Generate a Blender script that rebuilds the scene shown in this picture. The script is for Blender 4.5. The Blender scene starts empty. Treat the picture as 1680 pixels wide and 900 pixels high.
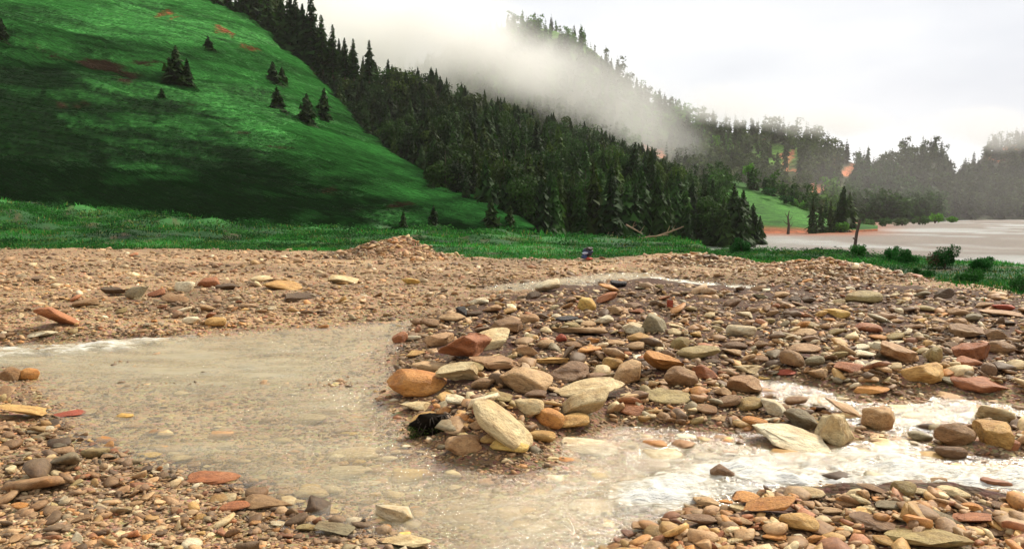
import bpy, math, numpy as np
from mathutils import Matrix, Vector, Euler

sc = bpy.context.scene
col = sc.collection
RS = np.random.RandomState(11)

# ------------------------------------------------------------------ camera
F, CX, CY, HZ = 1300.0, 840.0, 450.0, 345.0
CAMH = 1.7
PITCH = math.atan((CY - HZ) / F)
cp, sp = math.cos(PITCH), math.sin(PITCH)
cam_d = bpy.data.cameras.new('camera')
cam = bpy.data.objects.new('camera', cam_d)
col.objects.link(cam)
cam.location = (0, 0, CAMH)
cam.rotation_euler = (math.pi / 2 - PITCH, 0, 0)
cam_d.sensor_width = 36.0
cam_d.lens = 36.0 * F / 1680.0
cam_d.clip_start = 0.05
cam_d.clip_end = 9000
sc.camera = cam

# ------------------------------------------------------------------ world, sun, exposure
SUN_EL, SUN_AZ = math.radians(44), math.radians(48)      # azimuth clockwise from +Y: behind the valley, to the right
world = bpy.data.worlds.new('World')
sc.world = world
world.use_nodes = True
wn, wl = world.node_tree.nodes, world.node_tree.links
wn.clear()
w_out = wn.new('ShaderNodeOutputWorld')
w_bg = wn.new('ShaderNodeBackground')
w_sky = wn.new('ShaderNodeTexSky')
w_sky.sky_type = 'NISHITA'
w_sky.sun_disc = False
w_sky.sun_elevation = SUN_EL
w_sky.sun_rotation = SUN_AZ
w_tc = wn.new('ShaderNodeTexCoord')
w_map = wn.new('ShaderNodeMapping')
w_map.inputs['Scale'].default_value = (1.0, 1.0, 3.2)
w_noi = wn.new('ShaderNodeTexNoise')
w_noi.inputs['Scale'].default_value = 2.6
w_noi.inputs['Detail'].default_value = 5
w_noi.inputs['Roughness'].default_value = 0.45
w_rmp = wn.new('ShaderNodeValToRGB')
w_rmp.color_ramp.elements[0].position = 0.3
w_rmp.color_ramp.elements[0].color = (0.74, 0.76, 0.81, 1)
w_rmp.color_ramp.elements[1].position = 0.6
w_rmp.color_ramp.elements[1].color = (0.99, 0.995, 1.0, 1)
w_mul = wn.new('ShaderNodeMixRGB'); w_mul.blend_type = 'MULTIPLY'; w_mul.inputs[0].default_value = 1
w_mul.inputs[2].default_value = (7.8, 7.8, 7.8, 1)
w_mix = wn.new('ShaderNodeMixRGB'); w_mix.inputs[0].default_value = 0.94
wl.new(w_tc.outputs['Generated'], w_map.inputs['Vector'])
wl.new(w_map.outputs[0], w_noi.inputs['Vector'])
wl.new(w_noi.outputs['Fac'], w_rmp.inputs[0])
wl.new(w_rmp.outputs[0], w_mul.inputs[1])
wl.new(w_sky.outputs[0], w_mix.inputs[1])
wl.new(w_mul.outputs[0], w_mix.inputs[2])
wl.new(w_mix.outputs[0], w_bg.inputs['Color'])
w_bg.inputs['Strength'].default_value = 0.1
wl.new(w_bg.outputs[0], w_out.inputs['Surface'])

sun_d = bpy.data.lights.new('sun', 'SUN')
sun_d.energy = 4.2
sun_d.angle = math.radians(7)
sun_d.color = (1.0, 0.93, 0.80)
sun = bpy.data.objects.new('sun', sun_d)
col.objects.link(sun)
sdir = Vector((math.sin(SUN_AZ) * math.cos(SUN_EL), math.cos(SUN_AZ) * math.cos(SUN_EL), math.sin(SUN_EL)))
sun.rotation_euler = (-sdir).to_track_quat('-Z', 'Y').to_euler()

sc.view_settings.view_transform = 'Standard'
sc.view_settings.look = 'None'
sc.view_settings.exposure = 0.5
sc.view_settings.gamma = 1.0
sc.render.engine = 'CYCLES'
cy = sc.cycles
cy.max_bounces = 10
cy.diffuse_bounces = 3
cy.glossy_bounces = 2
cy.transparent_max_bounces = 12
cy.volume_bounces = 8
cy.use_denoising = True
cy.volume_step_rate = 1.0
cy.volume_max_steps = 64

# ------------------------------------------------------------------ helpers
def ray(u, v):
    u = np.asarray(u, float); v = np.asarray(v, float)
    dx = (u - CX)
    dy = F * cp + (CY - v) * sp
    dz = -F * sp + (CY - v) * cp
    return dx, dy + 0 * dx, dz + 0 * dx

def unproj(u, v, D):
    dx, dy, dz = ray(u, v)
    k = np.asarray(D, float) / dy
    return dx * k, dy * k, CAMH + dz * k

def on_plane(u, v, z=0.0):
    dx, dy, dz = ray(u, v)
    k = (z - CAMH) / dz
    return dx * k, dy * k

def project(x, y, z):
    zc = z - CAMH
    d = y * cp - zc * sp
    up = y * sp + zc * cp
    return CX + F * x / d, CY - F * up / d

def _hash(ix, iy, seed):
    n = (ix.astype(np.int64) * 374761393 + iy.astype(np.int64) * 668265263 + seed * 1442695041) & 0xFFFFFFFF
    n = ((n ^ (n >> 13)) * 1274126177) & 0xFFFFFFFF
    n = (n ^ (n >> 16)) & 0xFFFFFFFF
    return n.astype(float) / 4294967295.0

def vnoise(x, y, seed=0):
    x0 = np.floor(x); y0 = np.floor(y)
    fx = x - x0; fy = y - y0
    fx = fx * fx * fx * (fx * (fx * 6 - 15) + 10); fy = fy * fy * fy * (fy * (fy * 6 - 15) + 10)
    a = _hash(x0, y0, seed); b = _hash(x0 + 1, y0, seed)
    c = _hash(x0, y0 + 1, seed); d = _hash(x0 + 1, y0 + 1, seed)
    return (a + (b - a) * fx) * (1 - fy) + (c + (d - c) * fx) * fy

def fbm(x, y, octv=4, seed=0, gain=0.5):
    s = 0; a = 1; t = 0
    for i in range(octv):
        s = s + a * (vnoise(x * 2 ** i + 17.3 * i, y * 2 ** i - 9.1 * i, seed + i) * 2 - 1)
        t += a; a *= gain
    return s / t

def sstep(a, b, x):
    t = np.clip((x - a) / (b - a), 0, 1)
    return t * t * (3 - 2 * t)

def poly_sdf(px, py, P):
    """signed distance, negative inside"""
    P = np.asarray(P, float)
    n = len(P)
    d = np.full(px.shape, 1e9)
    inside = np.zeros(px.shape, bool)
    for i in range(n):
        ax, ay = P[i]; bx, by = P[(i + 1) % n]
        ex, ey = bx - ax, by - ay
        wx, wy = px - ax, py - ay
        t = np.clip((wx * ex + wy * ey) / (ex * ex + ey * ey + 1e-12), 0, 1)
        d = np.minimum(d, (wx - ex * t) ** 2 + (wy - ey * t) ** 2)
        c = ((ay <= py) != (by <= py))
        with np.errstate(divide='ignore', invalid='ignore'):
            xx = ax + (py - ay) * ex / (ey if ey != 0 else 1e-12)
        inside ^= c & (px < xx)
    return np.sqrt(d) * np.where(inside, -1, 1)

def inside_px(u, v, P):
    return poly_sdf(np.asarray(u, float), np.asarray(v, float), P) < 0

def px_poly(P, z=0.0):
    u = np.array([p[0] for p in P], float); v = np.array([p[1] for p in P], float)
    x, y = on_plane(u, v, z)
    return np.stack([x, y], 1)

def mesh_np(name, verts, faces, mat=None, smooth=True, colors=None, cname='Col'):
    """verts (n,3), faces (m,k) with one k"""
    verts = np.ascontiguousarray(verts, np.float32)
    faces = np.ascontiguousarray(faces, np.int32)
    me = bpy.data.meshes.new(name)
    m, k = faces.shape
    me.vertices.add(len(verts)); me.vertices.foreach_set('co', verts.ravel())
    me.loops.add(m * k); me.loops.foreach_set('vertex_index', faces.ravel())
    me.polygons.add(m)
    me.polygons.foreach_set('loop_start', np.arange(0, m * k, k, dtype=np.int32))
    try:
        me.polygons.foreach_set('loop_total', np.full(m, k, np.int32))
    except Exception:
        pass
    me.polygons.foreach_set('use_smooth', np.full(m, smooth, bool))
    me.update(calc_edges=True)
    if colors is not None:
        at = me.color_attributes.new(cname, 'FLOAT_COLOR', 'POINT')
        c = np.ones((len(verts), 4), np.float32)
        c[:, :colors.shape[1]] = colors
        at.data.foreach_set('color', c.ravel())
    if mat is not None:
        me.materials.append(mat)
    return me

def link(name, me, parent=None, loc=None, rot=None, scale=None):
    o = bpy.data.objects.new(name, me)
    col.objects.link(o)
    if loc is not None: o.location = loc
    if rot is not None: o.rotation_euler = rot
    if scale is not None: o.scale = scale
    if parent is not None: o.parent = parent
    return o

def tag(o, label=None, cat=None, group=None, kind=None):
    if label: o['label'] = label
    if cat: o['category'] = cat
    if group: o['group'] = group
    if kind: o['kind'] = kind
    return o

def grid_faces(nr, nc, wrap=False):
    i, j = np.meshgrid(np.arange(nr - 1), np.arange(nc if wrap else nc - 1), indexing='ij')
    j2 = (j + 1) % nc
    return np.stack([i * nc + j, i * nc + j2, (i + 1) * nc + j2, (i + 1) * nc + j], -1).reshape(-1, 4)

def mat_new(name):
    m = bpy.data.materials.new(name)
    m.use_nodes = True
    nt = m.node_tree
    for n in list(nt.nodes): nt.nodes.remove(n)
    out = nt.nodes.new('ShaderNodeOutputMaterial')
    return m, nt, out

class NT:
    """small node helper"""
    def __init__(s, nt): s.nt = nt
    def n(s, t, **kw):
        nd = s.nt.nodes.new(t)
        for k, v in kw.items(): setattr(nd, k, v)
        return nd
    def l(s, a, b): s.nt.links.new(a, b)
    def noise(s, vec, scale, detail=4, rough=0.5):
        nd = s.n('ShaderNodeTexNoise')
        nd.inputs['Scale'].default_value = scale; nd.inputs['Detail'].default_value = detail; nd.inputs['Roughness'].default_value = rough
        if vec is not None: s.l(vec, nd.inputs['Vector'])
        return nd.outputs['Fac']
    def ramp(s, fac, stops):
        nd = s.n('ShaderNodeValToRGB')
        cr = nd.color_ramp
        while len(cr.elements) < len(stops): cr.elements.new(0.5)
        for e, (p, c) in zip(cr.elements, stops):
            e.position = p; e.color = (*c, 1) if len(c) == 3 else c
        s.l(fac, nd.inputs[0])
        return nd.outputs[0]
    def mix(s, fac, a, b, mode='MIX'):
        nd = s.n('ShaderNodeMixRGB', blend_type=mode)
        for i, x in enumerate((fac, a, b)):
            if hasattr(x, 'links'): s.l(x, nd.inputs[i])
            elif isinstance(x, (int, float)): nd.inputs[i].default_value = x if i == 0 else (x, x, x, 1)
            else: nd.inputs[i].default_value = (*x, 1)
        return nd.outputs[0]
    def math(s, op, a, b=None, c=None, clamp=False):
        nd = s.n('ShaderNodeMath', operation=op, use_clamp=clamp)
        for i, x in enumerate((a, b, c)):
            if x is None: continue
            if hasattr(x, 'links'): s.l(x, nd.inputs[i])
            else: nd.inputs[i].default_value = x
        return nd.outputs[0]
    def bump(s, h, strength=0.5, dist=0.02, normal=None):
        nd = s.n('ShaderNodeBump')
        nd.inputs['Strength'].default_value = strength; nd.inputs['Distance'].default_value = dist
        s.l(h, nd.inputs['Height'])
        if normal is not None: s.l(normal, nd.inputs['Normal'])
        return nd.outputs[0]
    def bsdf(s, out, color=None, rough=0.8, spec=0.3, normal=None):
        nd = s.n('ShaderNodeBsdfPrincipled')
        if color is not None:
            if hasattr(color, 'links'): s.l(color, nd.inputs['Base Color'])
            else: nd.inputs['Base Color'].default_value = (*color, 1)
        if hasattr(rough, 'links'): s.l(rough, nd.inputs['Roughness'])
        else: nd.inputs['Roughness'].default_value = rough
        nd.inputs['Specular IOR Level'].default_value = spec
        if normal is not None: s.l(normal, nd.inputs['Normal'])
        if out is not None: s.l(nd.outputs[0], out.inputs['Surface'])
        return nd

# ------------------------------------------------------------------ materials
def make_stone_mat(name, per_object):
    m, nt, out = mat_new(name); q = NT(nt)
    if per_object:
        oi = q.n('ShaderNodeObjectInfo'); base = oi.outputs['Color']
        tc = q.n('ShaderNodeTexCoord')
        ad = q.n('ShaderNodeVectorMath', operation='ADD')
        q.l(tc.outputs['Object'], ad.inputs[0])
        ml = q.math('MULTIPLY', oi.outputs['Random'], 37.0)
        q.l(ml, ad.inputs[1])
        vec = ad.outputs[0]; k = 1.0
    else:
        at = q.n('ShaderNodeAttribute', attribute_name='Col'); base = at.outputs['Color']
        ge = q.n('ShaderNodeNewGeometry'); vec = ge.outputs['Position']; k = 6.0
    n1 = q.noise(vec, 1.3 * k, 5, 0.6)
    n2 = q.noise(vec, 7.0 * k, 4, 0.65)
    n3 = q.noise(vec, 24.0 * k, 3, 0.7)
    stain = q.ramp(n1, [(0.42, (1.0, 1.0, 1.0)), (0.62, (0.72, 0.58, 0.44)), (0.75, (1.15, 0.95, 0.7))])
    c = q.mix(0.8, base, stain, 'MULTIPLY')
    mott = q.ramp(n2, [(0.3, (0.55, 0.5, 0.46)), (0.5, (1.0, 1.0, 1.0)), (0.72, (1.3, 1.28, 1.22))])
    c = q.mix(0.8, c, mott, 'MULTIPLY')
    spk = q.ramp(n3, [(0.35, (0.6, 0.6, 0.6)), (0.48, (1, 1, 1))])
    c = q.mix(0.55, c, spk, 'MULTIPLY')
    h = q.math('ADD', n2, q.math('MULTIPLY', n3, 0.5))
    bm = q.bump(h, 0.55, 0.08 if per_object else 0.01)
    q.bsdf(out, c, 0.62, 0.35, bm)
    return m

M_stone = make_stone_mat('stone', True)
M_rubble = make_stone_mat('rubble', False)

def make_ground_mat():
    m, nt, out = mat_new('ground'); q = NT(nt)
    at = q.n('ShaderNodeAttribute', attribute_name='Col')
    ge = q.n('ShaderNodeNewGeometry'); pos = ge.outputs['Position']
    n1 = q.noise(pos, 0.8, 5, 0.6); n2 = q.noise(pos, 9, 5, 0.7); n3 = q.noise(pos, 45, 3, 0.7)
    vo = q.n('ShaderNodeTexVoronoi'); vo.inputs['Scale'].default_value = 26; q.l(pos, vo.inputs['Vector'])
    vcol = q.mix(0.22, at.outputs['Color'], vo.outputs['Color'], 'OVERLAY')
    c = q.mix(0.7, vcol, q.ramp(n2, [(0.3, (0.5, 0.45, 0.4)), (0.52, (1, 1, 1)), (0.7, (1.25, 1.2, 1.1))]), 'MULTIPLY')
    c = q.mix(0.5, c, q.ramp(n1, [(0.35, (0.8, 0.72, 0.66)), (0.65, (1.1, 1.08, 1.0))]), 'MULTIPLY')
    h = q.math('ADD', q.math('MULTIPLY', n2, 1.0), q.math('MULTIPLY', n3, 0.6))
    h = q.math('SUBTRACT', h, q.math('MULTIPLY', vo.outputs['Distance'], 1.0))
    q.bsdf(out, c, 0.85, 0.2, q.bump(h, 0.8, 0.03))
    return m
M_ground = make_ground_mat()

def make_hill_mat(name, streak):
    m, nt, out = mat_new(name); q = NT(nt)
    at = q.n('ShaderNodeAttribute', attribute_name='Col')
    ge = q.n('ShaderNodeNewGeometry'); pos = ge.outputs['Position']
    mp = q.n('ShaderNodeMapping'); q.l(pos, mp.inputs['Vector'])
    mp.inputs['Rotation'].default_value = (0, math.radians(28), 0)
    mp.inputs['Scale'].default_value = (0.16, 0.5, 1.6) if streak else (0.25, 0.25, 0.25)
    n1 = q.noise(mp.outputs[0], 1.0, 6, 0.62)
    n2 = q.noise(pos, 2.2 if streak else 0.25, 4, 0.7)
    mp2 = q.n('ShaderNodeMapping'); q.l(pos, mp2.inputs['Vector']); mp2.inputs['Rotation'].default_value = (0, math.radians(20), 0)
    mp2.inputs['Scale'].default_value = (0.5, 1.5, 5.0) if streak else (0.8, 0.8, 0.8)
    n4 = q.noise(mp2.outputs[0], 1.0, 5, 0.7)
    fine = q.ramp(n4, [(0.35, (0.35, 0.35, 0.35)), (0.5, (0.95, 0.95, 0.95)), (0.65, (1.6, 1.6, 1.5))])
    c = q.mix(0.85, q.mix(0.7, at.outputs['Color'], fine, 'MULTIPLY'), q.ramp(n1, [(0.3, (0.28, 0.34, 0.25)), (0.5, (0.9, 0.95, 0.9)), (0.7, (1.55, 1.4, 1.3))]), 'MULTIPLY')
    c = q.mix(0.6, c, q.ramp(n2, [(0.3, (0.5, 0.5, 0.5)), (0.6, (1.2, 1.2, 1.2))]), 'MULTIPLY')
    q.bsdf(out, c, 0.9, 0.08, q.bump(n1, 0.7, 0.5))
    return m
M_hill = make_hill_mat('hill_grass', True)
M_wild = make_hill_mat('hill_wild', False)

def make_leaf_mat(name, rough=0.75, tint=True):
    m, nt, out = mat_new(name); q = NT(nt)
    at = q.n('ShaderNodeAttribute', attribute_name='Col')
    c = at.outputs['Color']
    if tint:
        oi = q.n('ShaderNodeObjectInfo')
        c = q.mix(1.0, c, oi.outputs['Color'], 'MULTIPLY')
        rnd = q.ramp(oi.outputs['Random'], [(0, (0.7, 0.75, 0.7)), (0.5, (1, 1, 1)), (1, (1.35, 1.2, 0.9))])
        c = q.mix(1.0, c, rnd, 'MULTIPLY')
    b = q.bsdf(None, c, rough, 0.12)
    tr = q.n('ShaderNodeBsdfTranslucent'); q.l(c, tr.inputs['Color'])
    mx = q.n('ShaderNodeMixShader'); mx.inputs[0].default_value = 0.25
    q.l(b.outputs[0], mx.inputs[1]); q.l(tr.outputs[0], mx.inputs[2]); q.l(mx.outputs[0], out.inputs['Surface'])
    return m
M_leaf = make_leaf_mat('needles')
M_grass = make_leaf_mat('grass_blades', tint=False)

def simple_mat(name, colr, rough=0.8, scale=8.0, amt=0.5, spec=0.3):
    m, nt, out = mat_new(name); q = NT(nt)
    tc = q.n('ShaderNodeTexCoord')
    n = q.noise(tc.outputs['Object'], scale, 5, 0.65)
    c = q.mix(amt, colr, q.ramp(n, [(0.3, (0.4, 0.4, 0.4)), (0.5, (1, 1, 1)), (0.7, (1.5, 1.45, 1.4))]), 'MULTIPLY')
    q.bsdf(out, c, rough, spec, q.bump(n, 0.5, 0.02))
    return m
M_bark = simple_mat('bark', (0.07, 0.05, 0.035), 0.9)
M_wood = simple_mat('weathered_wood', (0.09, 0.06, 0.045), 0.85)

def make_water_mat():
    m, nt, out = mat_new('muddy_water'); q = NT(nt)
    at = q.n('ShaderNodeAttribute', attribute_name='Col')
    sep = q.n('ShaderNodeSeparateColor'); q.l(at.outputs['Color'], sep.inputs[0])
    foam_in, opac_in = sep.outputs[0], sep.outputs[1]
    ge = q.n('ShaderNodeNewGeometry'); pos = ge.outputs['Position']
    mp = q.n('ShaderNodeMapping'); q.l(pos, mp.inputs['Vector']); mp.inputs['Scale'].default_value = (0.5, 1.4, 1); mp.inputs['Rotation'].default_value = (0, 0, 0.15)
    n1 = q.noise(mp.outputs[0], 2.2, 6, 0.65); n2 = q.noise(mp.outputs[0], 9, 6, 0.7); n3 = q.noise(mp.outputs[0], 34, 3, 0.6)
    mud = q.ramp(n1, [(0.3, (0.36, 0.28, 0.14)), (0.5, (0.53, 0.44, 0.25)), (0.68, (0.64, 0.56, 0.36))])
    fb = q.math('ADD', foam_in, q.math('MULTIPLY', q.math('SUBTRACT', n2, 0.5), 1.6))
    fb = q.math('ADD', fb, q.math('MULTIPLY', q.math('SUBTRACT', n1, 0.5), 1.7))
    foam = q.n('ShaderNodeMapRange'); q.l(fb, foam.inputs['Value'])
    foam.inputs['From Min'].default_value = 0.45; foam.inputs['From Max'].default_value = 1.2
    foam.interpolation_type = 'SMOOTHSTEP'
    fo = foam.outputs[0]
    c = q.mix(fo, mud, (0.60, 0.59, 0.55))
    h = q.math('ADD', n2, q.math('MULTIPLY', n3, 0.5))
    h = q.math('ADD', h, q.math('MULTIPLY', n1, 1.5))
    nrm = q.bump(h, 0.9, 0.035)
    df = q.n('ShaderNodeBsdfDiffuse'); q.l(c, df.inputs['Color']); q.l(nrm, df.inputs['Normal'])
    tr = q.n('ShaderNodeBsdfTransparent'); tr.inputs['Color'].default_value = (0.97, 0.93, 0.82, 1)
    mx = q.n('ShaderNodeMixShader')
    al = q.math('ADD', opac_in, fo, clamp=True)
    q.l(al, mx.inputs[0]); q.l(tr.outputs[0], mx.inputs[1]); q.l(df.outputs[0], mx.inputs[2])
    gl = q.n('ShaderNodeBsdfGlossy'); gl.inputs['Roughness'].default_value = 0.14; q.l(nrm, gl.inputs['Normal'])
    fr = q.n('ShaderNodeFresnel'); fr.inputs['IOR'].default_value = 1.33; q.l(nrm, fr.inputs['Normal'])
    fac = q.math('MULTIPLY', q.math('MULTIPLY', fr.outputs[0], 0.34), q.math('SUBTRACT', 1.0, fo))
    m2 = q.n('ShaderNodeMixShader')
    q.l(fac, m2.inputs[0]); q.l(mx.outputs[0], m2.inputs[1]); q.l(gl.outputs[0], m2.inputs[2])
    q.l(m2.outputs[0], out.inputs['Surface'])
    return m
M_water = make_water_mat()

def make_cloud_mat(name, dens, nscale, lo, hi, colr=(1.0, 0.985, 0.955)):
    m, nt, out = mat_new(name); q = NT(nt)
    tc = q.n('ShaderNodeTexCoord')
    ob = tc.outputs['Object']
    ln = q.n('ShaderNodeVectorMath', operation='LENGTH'); q.l(ob, ln.inputs[0])
    ge = q.n('ShaderNodeNewGeometry')
    n = q.noise(ge.outputs['Position'], nscale, 4, 0.55)
    edge = q.n('ShaderNodeMapRange'); q.l(ln.outputs['Value'], edge.inputs['Value'])
    edge.inputs['From Min'].default_value = 1.0; edge.inputs['From Max'].default_value = 0.1
    nn = q.n('ShaderNodeMapRange', clamp=False); q.l(n, nn.inputs['Value']); nn.inputs['From Min'].default_value = 0.36; nn.inputs['From Max'].default_value = 0.66
    s = q.math('MULTIPLY', edge.outputs[0], q.math('ADD', nn.outputs[0], 0.25))
    mr = q.n('ShaderNodeMapRange'); q.l(s, mr.inputs['Value'])
    mr.inputs['From Min'].default_value = lo; mr.inputs['From Max'].default_value = hi
    mr.interpolation_type = 'SMOOTHSTEP'
    pv = q.n('ShaderNodeVolumePrincipled')
    pv.inputs['Color'].default_value = (*colr, 1)
    pv.inputs['Anisotropy'].default_value = 0.0
    q.l(q.math('MULTIPLY', mr.outputs[0], dens), pv.inputs['Density'])
    q.l(pv.outputs[0], out.inputs['Volume'])
    return m

# ------------------------------------------------------------------ ground plan (pixels of the photograph laid on the plain)
WATER = [
    [(-330, 572), (0, 560), (100, 554), (330, 541), (520, 529), (690, 515), (672, 540), (648, 562), (640, 590), (655, 610), (636, 640), (668, 668), (676, 712), (740, 748),
     (850, 768), (905, 745), (900, 712), (960, 700), (1010, 690), (1200, 704), (1300, 716), (1400, 712), (1480, 700), (1560, 742), (1680, 742), (1950, 760),
     (1950, 826), (1680, 800), (1560, 788), (1400, 780), (1250, 798), (1180, 810), (1130, 830), (1060, 852), (1000, 880), (960, 905), (900, 930), (700, 925),
     (655, 872), (560, 850), (480, 828), (400, 790), (300, 762), (150, 728), (90, 700), (120, 684), (60, 650), (45, 612), (0, 596), (-330, 600)],
    [(1245, 612), (1320, 622), (1420, 648), (1560, 640), (1680, 655), (1950, 665), (1950, 690), (1680, 680), (1590, 690), (1480, 704), (1410, 690), (1330, 656), (1250, 645)],
    [(790, 474), (800, 464), (870, 456), (980, 444), (1080, 440), (1100, 452), (1180, 460), (1252, 468), (1246, 476), (1150, 472), (1060, 460), (1000, 456), (960, 470), (860, 476)],
    [(900, 640), (930, 628), (1000, 622), (1030, 632), (990, 645), (930, 650)],
]
FOAM = [
    ([(-200, 575), (0, 562), (120, 553), (320, 544), (300, 550), (130, 574), (0, 580), (-200, 590)], 0.78),
    ([(980, 795), (1030, 770), (1110, 752), (1190, 733), (1290, 742), (1380, 736), (1470, 732), (1560, 748), (1680, 752), (1950, 770), (1950, 820), (1680, 798), (1500, 782),
      (1390, 780), (1250, 797), (1180, 808), (1110, 818), (1030, 815)], 0.92),
    ([(840, 795), (900, 780), (1000, 778), (980, 800), (900, 806)], 0.62),
    ([(1248, 614), (1310, 624), (1330, 640), (1260, 640)], 0.75),
    ([(1480, 690), (1560, 700), (1500, 720), (1420, 730)], 0.4),
    ([(905, 640), (935, 630), (1000, 624), (1020, 632), (960, 645)], 0.9),
    ([(820, 474), (850, 462), (980, 456), (960, 470)], 0.55),
    ([(1080, 452), (1180, 462), (1250, 469), (1240, 475), (1120, 468)], 0.95),
]
PILE_MAIN = [(652, 560), (690, 525), (760, 500), (900, 474), (1060, 460), (1250, 470), (1330, 462), (1500, 480), (1700, 490), (1980, 500), (1980, 650), (1680, 648), (1560, 634), (1420, 640),
             (1320, 618), (1240, 612), (1240, 650), (1320, 660), (1400, 700), (1290, 712), (1190, 700), (1000, 688), (900, 712), (880, 745), (850, 762), (735, 742), (690, 712), (668, 665), (638, 640), (655, 605)]
PILE_ISLE = [(1330, 662), (1420, 690), (1480, 706), (1600, 692), (1700, 682), (1980, 690), (1980, 752), (1680, 740), (1560, 740), (1480, 698), (1400, 710), (1340, 700)]
PILE_FRONT = [(990, 930), (1020, 886), (1070, 860), (1140, 836), (1190, 816), (1250, 806), (1400, 788), (1560, 796), (1700, 808), (1980, 830), (1980, 960), (990, 960)]
W_xy = [px_poly(P) for P in WATER]
F_xy = [(px_poly(P), s) for P, s in FOAM]
PM_xy, PI_xy, PF_xy = px_poly(PILE_MAIN), px_poly(PILE_ISLE), px_poly(PILE_FRONT)
ZW = -0.07

# gravel/grass border as pixel row per column, turned into a distance per azimuth
gb = np.array([(-700, 410), (0, 411), (300, 412), (560, 415), (720, 425), (940, 429), (1000, 427), (1100, 419), (1150, 418), (1180, 428), (1290, 440), (1350, 436), (1420, 446), (1500, 462),
               (1540, 470), (1640, 476), (1680, 490), (2400, 520)], float)
gx, gy = on_plane(gb[:, 0], gb[:, 1])
g_s = gx / gy                                              # slope x / y
# foot of the hills: pixel, distance
ft = np.array([(-900, 320, 78), (-300, 325, 80), (0, 334, 85), (200, 352, 90), (400, 372, 95), (600, 381, 102), (800, 388, 110), (1000, 400, 120), (1100, 404, 132), (1170, 409, 142)], float)
fx_, fy_, fz_ = unproj(ft[:, 0], ft[:, 1], ft[:, 2])
f_s = fx_ / fy_

def mound(x, y, u, v, w, h, dep=1.0):
    mx, my = on_plane(u, v)
    d = np.sqrt(((x - mx) / w) ** 2 + ((y - my) / (w * dep)) ** 2)
    return h * np.clip(1 - d, 0, 1) ** 1.25

def MH(x, y):
    return (mound(x, y, 655, 424, 2.3, 0.62) + mound(x, y, 600, 424, 1.7, 0.22) + mound(x, y, 1345, 452, 2.3, 0.42) + mound(x, y, 1420, 462, 1.6, 0.16)
            + mound(x, y, 1150, 434, 1.6, 0.22) + mound(x, y, 28, 420, 0.5, 0.2) + mound(x, y, 1035, 440, 2.0, 0.16, 0.25)) * (0.9 + 0.35 * fbm(x * 1.6, y * 1.6, 4, 29))

def H(x, y, detail=True):
    x = np.asarray(x, float); y = np.asarray(y, float)
    r = np.hypot(x, y)
    s = np.where(y > 0.5, x / np.maximum(y, 0.5), np.sign(x) * 5)
    sd = np.full(x.shape, 1e9)
    near = r < 42
    if near.any():
        xn, yn = x[near], y[near]
        m = np.full(xn.shape, 1e9)
        for P in W_xy: m = np.minimum(m, poly_sdf(xn, yn, P))
        sd[near] = m
    wob = 0.10 * fbm(x * 1.7, y * 1.7, 3, 5) * np.clip(r / 8, 0.5, 1.5)
    sdw = sd + wob
    z = ZW + 0.10 * sstep(-0.03, 0.55, sdw) - 0.055 * sstep(0.02, -0.3, sdw) - 0.04 * sstep(-0.4, -1.2, sdw) * sstep(8, 5, y) + (0.055 * fbm(x * 1.5, y * 1.5, 4, 27) + 0.012) * sstep(0, -0.3, sdw)
    z = z + 0.06 * sstep(0.5, 3, sdw)
    if near.any():
        for P, hh, wd in ((PM_xy, 0.09, 0.7), (PI_xy, 0.05, 0.3), (PF_xy, 0.09, 0.4)):
            d = poly_sdf(xn, yn, P)
            z[near] += hh * sstep(0.0, -wd, d) * (0.75 + 0.5 * fbm(xn * 1.1, yn * 1.1, 3, 9))
    land = sstep(-0.1, 0.5, sdw)
    z = z + land * (0.11 * fbm(x * 0.55, y * 0.55, 4, 21) + 0.05 * fbm(x * 3.1, y * 3.1, 3, 22)) * sstep(60, 35, r)
    # spoil heaps on the gravel edge
    z = z + MH(x, y)
    # beyond the gravel: meadow at left and centre, grass bank then river plain at right
    Dg = np.interp(s, g_s, gy)
    Df = np.interp(s, f_s, fy_)
    zf = np.interp(s, f_s, fz_)
    t = np.clip((y - Dg) / np.maximum(Df - Dg, 1), 0, 1)
    lump = fbm(x * 0.10, y * 0.2, 4, 31) * 1.0 + np.abs(fbm(x * 0.16, y * 0.5, 3, 33)) * 0.6 - 0.1
    zmead = zf * t ** 1.1 + sstep(0.02, 0.25, t) * lump * (1 - 0.4 * sstep(0.05, 0.5, s))
    # plain
    Dd = np.minimum(Dg + 7.0, 33.0)
    zpl = -0.02 + 0.1 * fbm(x * 0.4, y * 0.5, 3, 41) * sstep(0, 2, y - Dg) - 5.2 * sstep(0, 1, (y - Dd) / 22.0) + 0.08 * sstep(1, 4, y - Dg)
    zpl = zpl + (y > 60) * 0.10 * fbm(x * 0.03, y * 0.02, 3, 43)
    kr = sstep(0.235, 0.275, s)
    far = np.where(t > 0, 1, 0) * (y > Dg)
    zz = zmead * (1 - kr) + zpl * kr
    blend = sstep(-0.5, 1.5, y - Dg)
    z = z * (1 - blend) + (zz + (1 - kr) * 0.05) * blend
    return z

def hit(u, v, it=10):
    """where the ray through pixel (u, v) meets the ground"""
    dx, dy, dz = ray(u, v)
    z = np.zeros_like(dx)
    for _ in range(it):
        k = (z - CAMH) / dz
        z = 0.5 * z + 0.5 * H(dx * k, dy * k)
    k = (z - CAMH) / dz
    return dx * k, dy * k, z

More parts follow.
